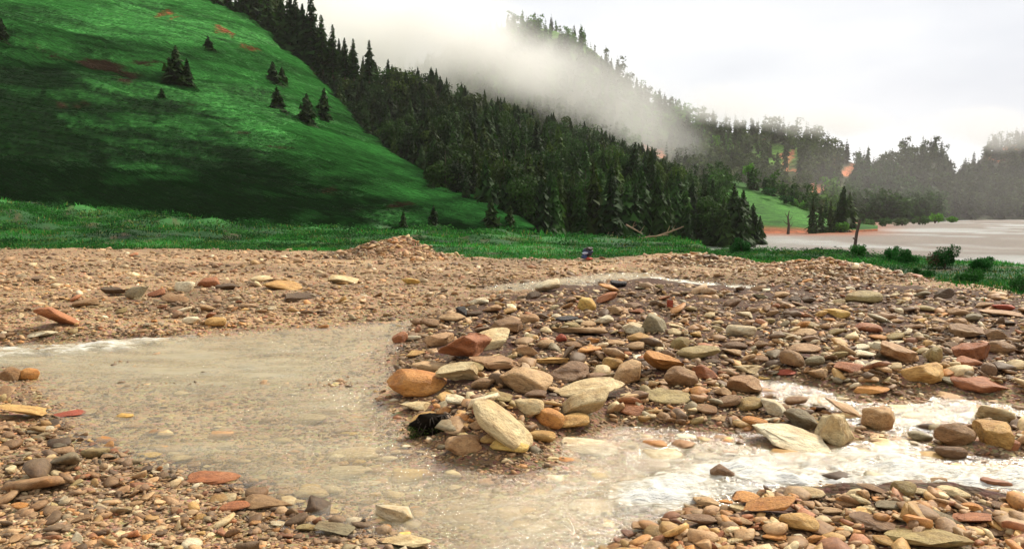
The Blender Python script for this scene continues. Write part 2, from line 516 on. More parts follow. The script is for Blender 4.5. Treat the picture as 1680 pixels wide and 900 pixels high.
# ------------------------------------------------------------------ ground sheet
def build_ground():
    az = np.concatenate([np.linspace(-180, -40, 40, endpoint=False), np.linspace(-40, 40, 620), np.linspace(40, 180, 41)[1:-1]])
    az = np.radians(az)
    v = np.linspace(1000, 392, 430)
    rr = CAMH / np.tan(PITCH + np.arctan((v - CY) / F))
    rr = rr[rr < 46]
    rr = np.concatenate([[0.15, 0.6, 1.2, 1.8, 2.3], rr, 46 * (3500 / 46) ** (np.linspace(0, 1, 90)[1:])])
    A, R = np.meshgrid(az, rr)
    X, Y = R * np.sin(A), R * np.cos(A)
    Z = H(X.ravel(), Y.ravel()).reshape(X.shape)
    x, y, z = X.ravel(), Y.ravel(), Z.ravel()
    r = np.hypot(x, y)
    s = np.where(y > 0.5, x / np.maximum(y, 0.5), np.sign(x) * 5)
    Dg = np.interp(s, g_s, gy)
    # colours of the bare soil, wet bed, grass and river plain
    n = fbm(x * 0.9, y * 0.9, 4, 51); n2 = fbm(x * 3.3, y * 3.3, 3, 52)
    n_ = fbm(x * 0.35, y * 0.6, 4, 77)[:, None]
    soil = (1 + 0.5 * n_) * np.stack([0.31 + 0.07 * n, 0.205 + 0.06 * n, 0.115 + 0.04 * n], 1)
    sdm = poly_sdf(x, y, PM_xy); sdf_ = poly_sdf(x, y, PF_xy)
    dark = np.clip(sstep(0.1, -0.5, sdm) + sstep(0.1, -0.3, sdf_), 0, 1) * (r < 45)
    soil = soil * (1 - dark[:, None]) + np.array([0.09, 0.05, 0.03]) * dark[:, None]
    sw = np.full(x.shape, 1e9)
    nr = r < 42
    m = np.full(nr.sum(), 1e9)
    for P in W_xy: m = np.minimum(m, poly_sdf(x[nr], y[nr], P))
    sw[nr] = m
    bed = sstep(0.1, -0.3, sw)
    soil = soil * (1 - bed[:, None]) + np.array([0.46, 0.34, 0.20]) * bed[:, None] * (1 + 0.3 * n2[:, None])
    # distant river plain: pale braided silt with brown bars
    br = fbm(x * 0.010 + 0.5 * fbm(x * 0.01, y * 0.006, 2, 61), y * 0.011 + x * 0.006, 4, 62)
    ch = sstep(0.03, -0.04, np.abs(br - 0.05) - 0.09)
    plain = np.array([0.19, 0.165, 0.145]) + (np.array([0.31, 0.32, 0.315]) - np.array([0.19, 0.165, 0.145])) * ch[:, None]
    pu, pv = project(x, np.maximum(y, 1), z)
    pl_left = sstep(1420, 1200, pu)[:, None]
    plain = plain * (1 - pl_left) + np.array([0.25, 0.248, 0.235]) * pl_left
    plain = plain * (1 + 0.15 * fbm(x * 0.1, y * 0.05, 3, 64)[:, None])
    # red clay shelf at the far bank
    clay = (sstep(0.27, 0.30, s) * sstep(0.52, 0.42, s) * sstep(200, 235, y))[:, None]
    plain = plain * (1 - clay) + np.array([0.24, 0.085, 0.035]) * clay
    clay2 = (sstep(0.46, 0.58, s) * sstep(500, 760, y))[:, None]
    plain = plain * (1 - clay2) + np.array([0.24, 0.175, 0.14]) * clay2
    g = fbm(x * 0.25, y * 0.4, 4, 71); g2 = fbm(x * 1.2, y * 1.8, 3, 72)
    gr = np.array([0.016, 0.085, 0.014]) * (1 + 1.2 * g[:, None]) + np.array([0.012, 0.05, 0.006]) * sstep(0.05, 0.35, g)[:, None]
    bare = sstep(0.28, 0.5, g2)[:, None]
    gr = gr * (1 - 0.6 * bare) + np.array([0.09, 0.05, 0.025]) * 0.6 * bare
    edge = sstep(-0.6, 1.0, (y - Dg) + 0.8 * fbm(x * 0.8, y * 0.8, 3, 73))[:, None]
    mh = MH(x, y)
    edge = edge * sstep(0.05, 0.0, mh)[:, None]
    k_ = sstep(0.03, 0.2, mh)[:, None]
    soil = soil * (1 - k_) + np.array([0.27, 0.145, 0.08]) * k_ * (1 + 0.4 * n2[:, None])
    wetb = (sstep(0.35, 0.0, sw) * sstep(-0.05, 0.05, sw))[:, None]
    soil = soil * (1 - 0.4 * wetb)
    kr = sstep(0.235, 0.275, s)
    isplain = (kr * sstep(-1.5, -3.5, z))[:, None]
    far = gr * (1 - isplain) + plain * isplain
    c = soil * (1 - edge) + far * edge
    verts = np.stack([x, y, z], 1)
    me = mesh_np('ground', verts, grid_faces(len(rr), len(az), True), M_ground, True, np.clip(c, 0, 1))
    o = link('ground', me)
    tag(o, kind='structure')
build_ground()

# ------------------------------------------------------------------ water sheets
def build_water():
    v = np.linspace(960, 436, 380); u = np.linspace(-360, 2000, 560)
    U, V = np.meshgrid(u, v)
    X, Y = on_plane(U, V, ZW)
    x, y = X.ravel(), Y.ravel()
    sd = np.full(x.shape, 1e9)
    for P in W_xy: sd = np.minimum(sd, poly_sdf(x, y, P))
    foam = np.zeros(x.shape)
    for P, s in F_xy:
        d = poly_sdf(x, y, P)
        wd = np.clip(0.03 * y, 0.12, 0.5)
        foam = np.maximum(foam, s * sstep(wd * 1.6, -wd * 1.3, d + wd * 1.4 * fbm(x * 2.6, y * 4.5, 4, 85)))
    z = ZW + 0.012 * fbm(x * 2.2, y * 3.5, 3, 81) + np.clip(foam, 0, 1) * (0.03 + 0.07 * fbm(x * 3, y * 5, 4, 82) + 0.03 * np.abs(fbm(x * 9, y * 12, 3, 83)))
    op = 0.36 + 0.32 * fbm(x * 0.7, y * 1.1, 4, 84) + 0.08 * sstep(0, -0.8, sd) * sstep(0.5, 3, y - 6)
    c = np.stack([np.clip(foam, 0, 1.2), np.clip(op * sstep(0.06, -0.45, sd), 0.0, 0.8), np.zeros_like(x)], 1)
    f = grid_faces(len(v), len(u))
    keep = (sd.reshape(-1)[f] < 0.25).any(1)
    f = f[keep][:, ::-1]
    used = np.unique(f); re = np.full(len(x), -1); re[used] = np.arange(len(used))
    me = mesh_np('stream_water', np.stack([x, y, z], 1)[used], re[f], M_water, True, c[used])
    tag(link('stream_water', me), kind='structure')
build_water()

# ------------------------------------------------------------------ hills
def hill(name, us, cols, prof, nU, nT, amp, sc_n, mat, colfn, seed, tmax=1.6, streak=None):
    """cols rows: u, base v, base D, crest v, crest D"""
    C = np.array(cols, float)
    u = np.linspace(C[0, 0], C[-1, 0], nU)
    bv, bD, cv, cD = [np.interp(u, C[:, 0], C[:, i]) for i in (1, 2, 3, 4)]
    k = max(3, nU // 40)
    ker = np.hanning(2 * k + 3); ker /= ker.sum()
    sm = lambda a: np.convolve(np.pad(a, k + 1, 'edge'), ker, 'valid')
    bv, bD, cv, cD = sm(bv), sm(bD), sm(cv), sm(cD)
    bx, by, bz = unproj(u, bv, bD)
    tx, ty, tz = unproj(u, cv, cD)
    def surf(ui, t):
        """points for float column index and height parameter t"""
        f = lambda a: np.interp(ui, np.arange(nU), a)
        x0, y0, z0, x1, y1, z1 = map(f, (bx, by, bz, tx, ty, tz))
        x = x0 + (x1 - x0) * t; y = y0 + (y1 - y0) * t
        tt = np.clip(t, 0, 1)
        z = z0 + (z1 - z0) * prof(tt)
        z = z - np.clip(t - 1, 0, None) ** 1.3 * (z1 - z0) * 1.1 - np.clip(-t, 0, None) * 60
        fade = sstep(0, 0.12, t)
        nz = fbm(x * sc_n, y * sc_n, 5, seed)
        z = z + amp * nz * fade * np.clip((z1 - z0) / 22.0, 0, 1)
        if streak is not None:
            z = z + streak(x, y, z, t) * fade
        return x, y, z
    ts = np.concatenate([[-0.12, -0.04], np.linspace(0, 1, nT), np.linspace(1, tmax, 14)[1:]])
    UI, T = np.meshgrid(np.arange(nU), ts)
    x, y, z = surf(UI.ravel().astype(float), T.ravel())
    pu, pv = project(x, y, z)
    c = colfn(x, y, z, pu, pv, T.ravel())
    me = mesh_np(name, np.stack([x, y, z], 1), grid_faces(len(ts), nU), mat, True, np.clip(c, 0, 1))
    o = link(name, me)
    tag(o, kind='structure')
    def at_u(uu, t):
        return surf((np.asarray(uu, float) - C[0, 0]) / (C[-1, 0] - C[0, 0]) * (nU - 1), np.asarray(t, float))
    return at_u

def patches(pu, pv, lst):
    k = np.zeros(pu.shape)
    pu = pu + 26 * fbm(pu * 0.035, pv * 0.09, 3, 901); pv = pv + 11 * fbm(pu * 0.05 + 9, pv * 0.12, 3, 902)
    for (a, b, w, h) in lst:
        d = ((pu - a) / w) ** 2 + ((pv - b) / h) ** 2
        k = np.maximum(k, np.exp(-d * 1.2))
    return k

def colA(x, y, z, pu, pv, t):
    n = fbm(x * 0.05 + z * 0.09, z * 0.16 - x * 0.02, 4, 101)
    n2 = fbm(x * 0.12 + z * 0.25, z * 0.5, 4, 102)
    n3 = fbm(x * 0.05 + z * 0.10, z * 0.55 + x * 0.16 + 2.5 * n, 5, 103, 0.62)
    # lit upper shoulder and shaded lower slope painted into the grass colour
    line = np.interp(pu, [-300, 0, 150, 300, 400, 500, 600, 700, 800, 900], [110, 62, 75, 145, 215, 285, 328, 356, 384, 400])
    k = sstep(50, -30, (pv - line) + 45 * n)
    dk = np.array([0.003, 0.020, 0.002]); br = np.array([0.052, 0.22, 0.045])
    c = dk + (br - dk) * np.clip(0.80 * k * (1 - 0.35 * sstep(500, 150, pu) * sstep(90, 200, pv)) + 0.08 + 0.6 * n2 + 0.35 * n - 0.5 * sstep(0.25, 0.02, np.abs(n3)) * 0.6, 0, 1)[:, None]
    soil = patches(pu, pv, [(160, 110, 45, 14), (190, 125, 30, 10), (240, 105, 30, 8), (130, 170, 40, 10), (300, 175, 22, 6), (455, 240, 30, 5), (540, 318, 12, 6), (70, 105, 20, 6), (380, 210, 30, 5), (640, 335, 20, 5)])
    soil = sstep(0.55, 0.95, soil + 1.1 * n3)[:, None]
    c = c * (1 - soil) + np.array([0.035, 0.02, 0.010]) * soil
    red = patches(pu, pv, [(272, 26, 14, 9), (292, 34, 10, 7), (355, 50, 18, 9), (370, 58, 10, 6), (403, 80, 9, 12), (541, 321, 8, 4)])
    red = sstep(0.6, 0.9, red + 0.7 * n3)[:, None]
    return c * (1 - red) + np.array([0.22, 0.075, 0.03]) * red

def streakA(x, y, z, t):
    a = x * 0.045 + z * 0.05; b = z * 0.42 + x * 0.10 + 3.0 * fbm(x * 0.03, z * 0.05, 2, 7)
    return 2.3 * (fbm(a, b, 5, 111, 0.6)) + 5.0 * np.abs(fbm(x * 0.03, z * 0.08 + x * 0.02, 3, 113)) - 1.2

A_rows = [(-900, 320, 78, -420, 190), (-300, 325, 80, -260, 205), (0, 336, 85, -90, 215), (200, 353, 90, -40, 220), (330, 366, 94, -6, 225), (430, 374, 96, 42, 222), (520, 380, 99, 128, 212),
          (600, 384, 103, 216, 195), (700, 388, 107, 288, 170), (800, 390, 111, 356, 140), (850, 394, 114, 390, 124), (900, 398, 116, 402, 119)]
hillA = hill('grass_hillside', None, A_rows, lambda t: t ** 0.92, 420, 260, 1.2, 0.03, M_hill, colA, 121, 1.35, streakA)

def colB(x, y, z, pu, pv, t):
    n = fbm(x * 0.05, z * 0.08, 4, 131)
    c = np.array([0.014, 0.035, 0.010]) * (1 + 0.5 * n)[:, None] + 0 * x[:, None]
    g = patches(pu, pv, [(1150, 320, 25, 30), (1170, 300, 15, 20), (760, 185, 12, 18)])[:, None]
    c = c * (1 - g) + np.array([0.06, 0.16, 0.02]) * g
    r = sstep(0.4, 0.7, patches(pu, pv, [(1068, 245, 14, 10), (1085, 255, 12, 6), (1045, 232, 8, 14)]) + 0.3 * n)[:, None]
    return c * (1 - r) + np.array([0.36, 0.12, 0.07]) * r
B_rows = [(300, 370, 240, -15, 262), (430, 374, 225, 20, 285), (520, 380, 200, 95, 290), (600, 384, 165, 150, 300), (700, 388, 135, 165, 320), (800, 390, 122, 195, 350), (900, 396, 124, 225, 380),
          (1000, 400, 130, 255, 400), (1060, 402, 138, 280, 380), (1110, 404, 145, 320, 330), (1150, 404, 150, 352, 280), (1190, 404, 160, 378, 230), (1230, 402, 172, 398, 200), (1250, 404, 180, 404, 190)]
hillB = hill('forest_spur', None, B_rows, lambda t: t, 200, 60, 4.0, 0.02, M_wild, colB, 141, 1.5)

def colC(x, y, z, pu, pv, t):
    n = fbm(x * 0.012, z * 0.03, 4, 151); n2 = fbm(x * 0.03, z * 0.06, 4, 152)
    c = np.array([0.045, 0.05, 0.022]) * (1 + 0.6 * n)[:, None]
    g = np.clip(sstep(0.1, 0.4, n2) * 0.7 + patches(pu, pv, [(900, 60, 16, 14), (935, 40, 25, 10), (985, 115, 12, 12), (1270, 255, 60, 20), (1470, 300, 35, 25), (1110, 218, 14, 20), (925, 100, 15, 12), (1210, 215, 20, 10)]), 0, 1)[:, None]
    c = c * (1 - g) + np.array([0.10, 0.22, 0.025]) * g
    r = sstep(0.35, 0.7, patches(pu, pv, [(1065, 240, 16, 14), (1085, 250, 14, 8), (1295, 265, 9, 22), (1312, 285, 8, 20), (1395, 280, 16, 16), (1370, 262, 12, 18), (1340, 310, 30, 12), (1258, 225, 8, 5), (1415, 315, 10, 8), (1350, 255, 10, 10)]) + 0.35 * n2)[:, None]
    return c * (1 - r) + np.array([0.50, 0.18, 0.09]) * r
C_rows = [(480, 385, 420, 170, 640), (620, 380, 420, 150, 700), (740, 372, 430, 90, 740), (820, 370, 440, 50, 760), (870, 370, 440, 44, 760), (910, 370, 440, 48, 760), (960, 370, 440, 80, 750), (1010, 370, 440, 120, 735), (1060, 369, 440, 165, 720), (1110, 368, 440, 198, 700),
          (1200, 368, 440, 228, 680), (1300, 368, 440, 226, 660), (1350, 367, 445, 240, 650), (1400, 366, 450, 262, 640), (1450, 364, 455, 282, 630), (1490, 363, 460, 315, 600), (1530, 363, 470, 345, 520), (1550, 363, 480, 358, 520)]
hillC = hill('far_mountain', None, C_rows, lambda t: t ** 1.05, 220, 70, 9.0, 0.01, M_wild, colC, 161, 1.5)

def colD(x, y, z, pu, pv, t):
    n = fbm(x * 0.01, z * 0.03, 4, 171)
    c = np.array([0.05, 0.055, 0.03]) * (1 + 0.6 * n)[:, None]
    r = sstep(0.35, 0.7, patches(pu, pv, [(1632, 258, 20, 10), (1650, 262, 14, 8), (1600, 285, 10, 6), (1660, 235, 12, 12)]) + 0.3 * n)[:, None]
    return c * (1 - r) + np.array([0.50, 0.17, 0.06]) * r
D_rows = [(1380, 364, 500, 330, 640), (1440, 363, 510, 285, 760), (1485, 362, 520, 258, 800), (1540, 362, 530, 258, 800), (1562, 361, 540, 292, 780), (1600, 360, 560, 300, 760), (1660, 360, 580, 296, 760), (1800, 359, 600, 286, 760), (1950, 359, 600, 276, 760)]
hillD = hill('far_bluff', None, D_rows, lambda t: t ** 0.8, 140, 40, 8.0, 0.01, M_wild, colD, 181, 1.5)
E_rows = [(1520, 357, 850, 330, 950), (1590, 357, 850, 278, 1050), (1625, 357, 850, 246, 1080), (1680, 357, 850, 226, 1100), (1800, 357, 850, 180, 1150), (2100, 357, 850, 120, 1200)]
hillE = hill('farthest_ridge', None, E_rows, lambda t: t ** 0.8, 120, 40, 10.0, 0.008, M_wild, colD, 191, 1.4)

def colK(x, y, z, pu, pv, t):
    n = fbm(x * 0.06, z * 0.2, 4, 201)
    c = np.array([0.035, 0.115, 0.015]) * (1 + 0.9 * n)[:, None] + 0 * x[:, None]
    r = sstep(0.15, 0.04, t + 0.03 * n)[:, None]
    return c * (1 - r) + np.array([0.26, 0.085, 0.04]) * r
K_rows = [(1090, 386, 235, 330, 300), (1130, 386, 235, 312, 320), (1165, 386, 235, 302, 330), (1205, 386, 235, 294, 330), (1250, 384, 238, 309, 325), (1300, 383, 240, 328, 315), (1345, 381, 245, 352, 300), (1400, 379, 250, 366, 285), (1440, 376, 262, 370, 280)]
hillK = hill('grass_knoll', None, K_rows, lambda t: t ** 0.9, 90, 50, 1.0, 0.03, M_hill, colK, 211, 1.5)

# ------------------------------------------------------------------ stones
def ico(sub):
    import bmesh
    bm = bmesh.new(); bmesh.ops.create_icosphere(bm, subdivisions=sub, radius=1.0)
    v = np.array([p.co[:] for p in bm.verts]); f = np.array([[q.index for q in p.verts] for p in bm.faces])
    bm.free(); return v, f
ICO1, ICO2, ICO3, ICO4 = ico(1), ico(2), ico(3), ico(4)

def stone_shape(V, rs, kind='round'):
    """unit direction vectors -> a rock about [-1,1] across"""
    p = V.copy()
    if kind == 'slab': e, ncut, cut = 0.55, 13, (0.52, 0.9)
    elif kind == 'block': e, ncut, cut = 0.8, 14, (0.50, 0.82)
    elif kind == 'lens': e, ncut, cut = 0.95, 8, (0.6, 0.9)
    else: e, ncut, cut = 0.92, 7, (0.66, 0.94)
    p = np.sign(p) * np.abs(p) ** e
    nrm = np.linalg.norm(p, axis=1, keepdims=True)
    p = p / nrm.max()
    if kind == 'lens':
        p[:, 1:] *= (1 - 0.2 * np.abs(p[:, :1]) ** 2)
    for _ in range(3):
        d = rs.normal(size=3); fr = rs.uniform(1.2, 3.0)
        p = p * (1 + 0.06 * np.sin(fr * (V @ (d / np.linalg.norm(d))) * 2 + rs.uniform(0, 6)))[:, None]
    for _ in range(ncut):
        n = rs.normal(size=3); n /= np.linalg.norm(n)
        c = rs.uniform(*cut) * np.percentile(p @ n, 98)
        d = p @ n
        ov = np.clip(d - c, 0, None)
        p = p - np.outer(ov * 0.985, n)
    if len(V) > 200:
        for k in range(6):
            d = rs.normal(size=3); d /= np.linalg.norm(d); fr = rs.uniform(5, 12)
            p = p + V * (0.012 * np.sin(fr * (V @ d) + rs.uniform(0, 6) + 2 * np.sin(3 * V[:, 0])))[:, None]
    lo, hi = p.min(0), p.max(0)
    return (p - (lo + hi) / 2) / (hi - lo) * 2

TAN = (0.42, 0.29, 0.18); PINK = (0.37, 0.235, 0.14); CREAM = (0.55, 0.47, 0.33); ORNG = (0.48, 0.24, 0.08); OCHR = (0.47, 0.31, 0.13)
GREY = (0.22, 0.195, 0.14); DBRN = (0.10, 0.064, 0.036); BRWN = (0.25, 0.155, 0.085); RUST = (0.33, 0.14, 0.07); RED = (0.42, 0.09, 0.04)
YELL = (0.56, 0.41, 0.15); OLIV = (0.30, 0.24, 0.12); WHIT = (0.62, 0.58, 0.50); MAUV = (0.21, 0.135, 0.09); BLAK = (0.035, 0.028, 0.025); CRIM = (0.16, 0.012, 0.015)
_w = lambda c: tuple(min(1, a * b) for a, b in zip(c, (1.12, 1.03, 0.78)))
TAN, PINK, CREAM, ORNG, OCHR, GREY, DBRN, BRWN, RUST, YELL, OLIV, WHIT, MAUV = map(_w, (TAN, PINK, CREAM, ORNG, OCHR, GREY, DBRN, BRWN, RUST, YELL, OLIV, WHIT, MAUV))
PAL = [TAN, TAN, PINK, BRWN, CREAM, ORNG, OCHR, GREY, DBRN, BRWN, DBRN, RUST, OLIV, WHIT, MAUV]
PALN = ['tan', 'tan', 'pinkish', 'brown', 'cream', 'orange', 'ochre', 'grey', 'dark brown', 'brown', 'dark brown', 'rust coloured', 'olive', 'whitish', 'mauve']

placed = []     # (u, v, w, label head) of stones already set
stone_n = [0]
def put_stone(u, vb, w, h, colr, kind, roll, label, me=None, sink=0.16, short=None):
    """u, bottom row, width and height in the photograph's pixels"""
    if me is None and 640 < u < 1300 and 500 < vb < 760: w *= 1.13; h *= 1.1
    x, y, z = [float(a) for a in hit(np.array([u]), np.array([vb]))]
    D = y * cp + (CAMH - z) * sp
    k = D / F
    rs = np.random.RandomState(1000 + stone_n[0]); stone_n[0] += 1
    W = w * k
    th = math.atan2(CAMH, y)
    dep = W * (0.75 if kind != 'slab' else 0.8)
    dep = min(dep, 0.75 * h * k / max(math.sin(th), 0.05) + 0.02)
    T = max((h * k - dep * math.sin(th) * 0.8) / math.cos(th), 0.22 * h * k, 0.12 * W) * 1.12
    if me is None:
        p = stone_shape(ICO4[0] if w > 55 else ICO3[0], rs, kind) * 0.5
        me = mesh_np('stone', p, (ICO4 if w > 55 else ICO3)[1], M_stone, True)
    o = link('stone', me)
    o.scale = (W, dep, T)
    o.rotation_euler = (rs.uniform(-.12, .12), math.radians(roll), rs.uniform(-.35, .35) - math.atan2(x, y) * 0.8)
    o.location = (x, y + dep * 0.42, z + T * (0.5 - sink) + abs(math.sin(math.radians(roll))) * W * 0.35)
    j = rs.uniform(0.9, 1.1)
    o.color = (min(colr[0] * j, 1), min(colr[1] * j, 1), min(colr[2] * j, 1), 1)
    tag(o, label, 'stone', 'stones of the rubble bank and stream')
    placed.append((u, vb - h / 2, w, h, short))
    return o

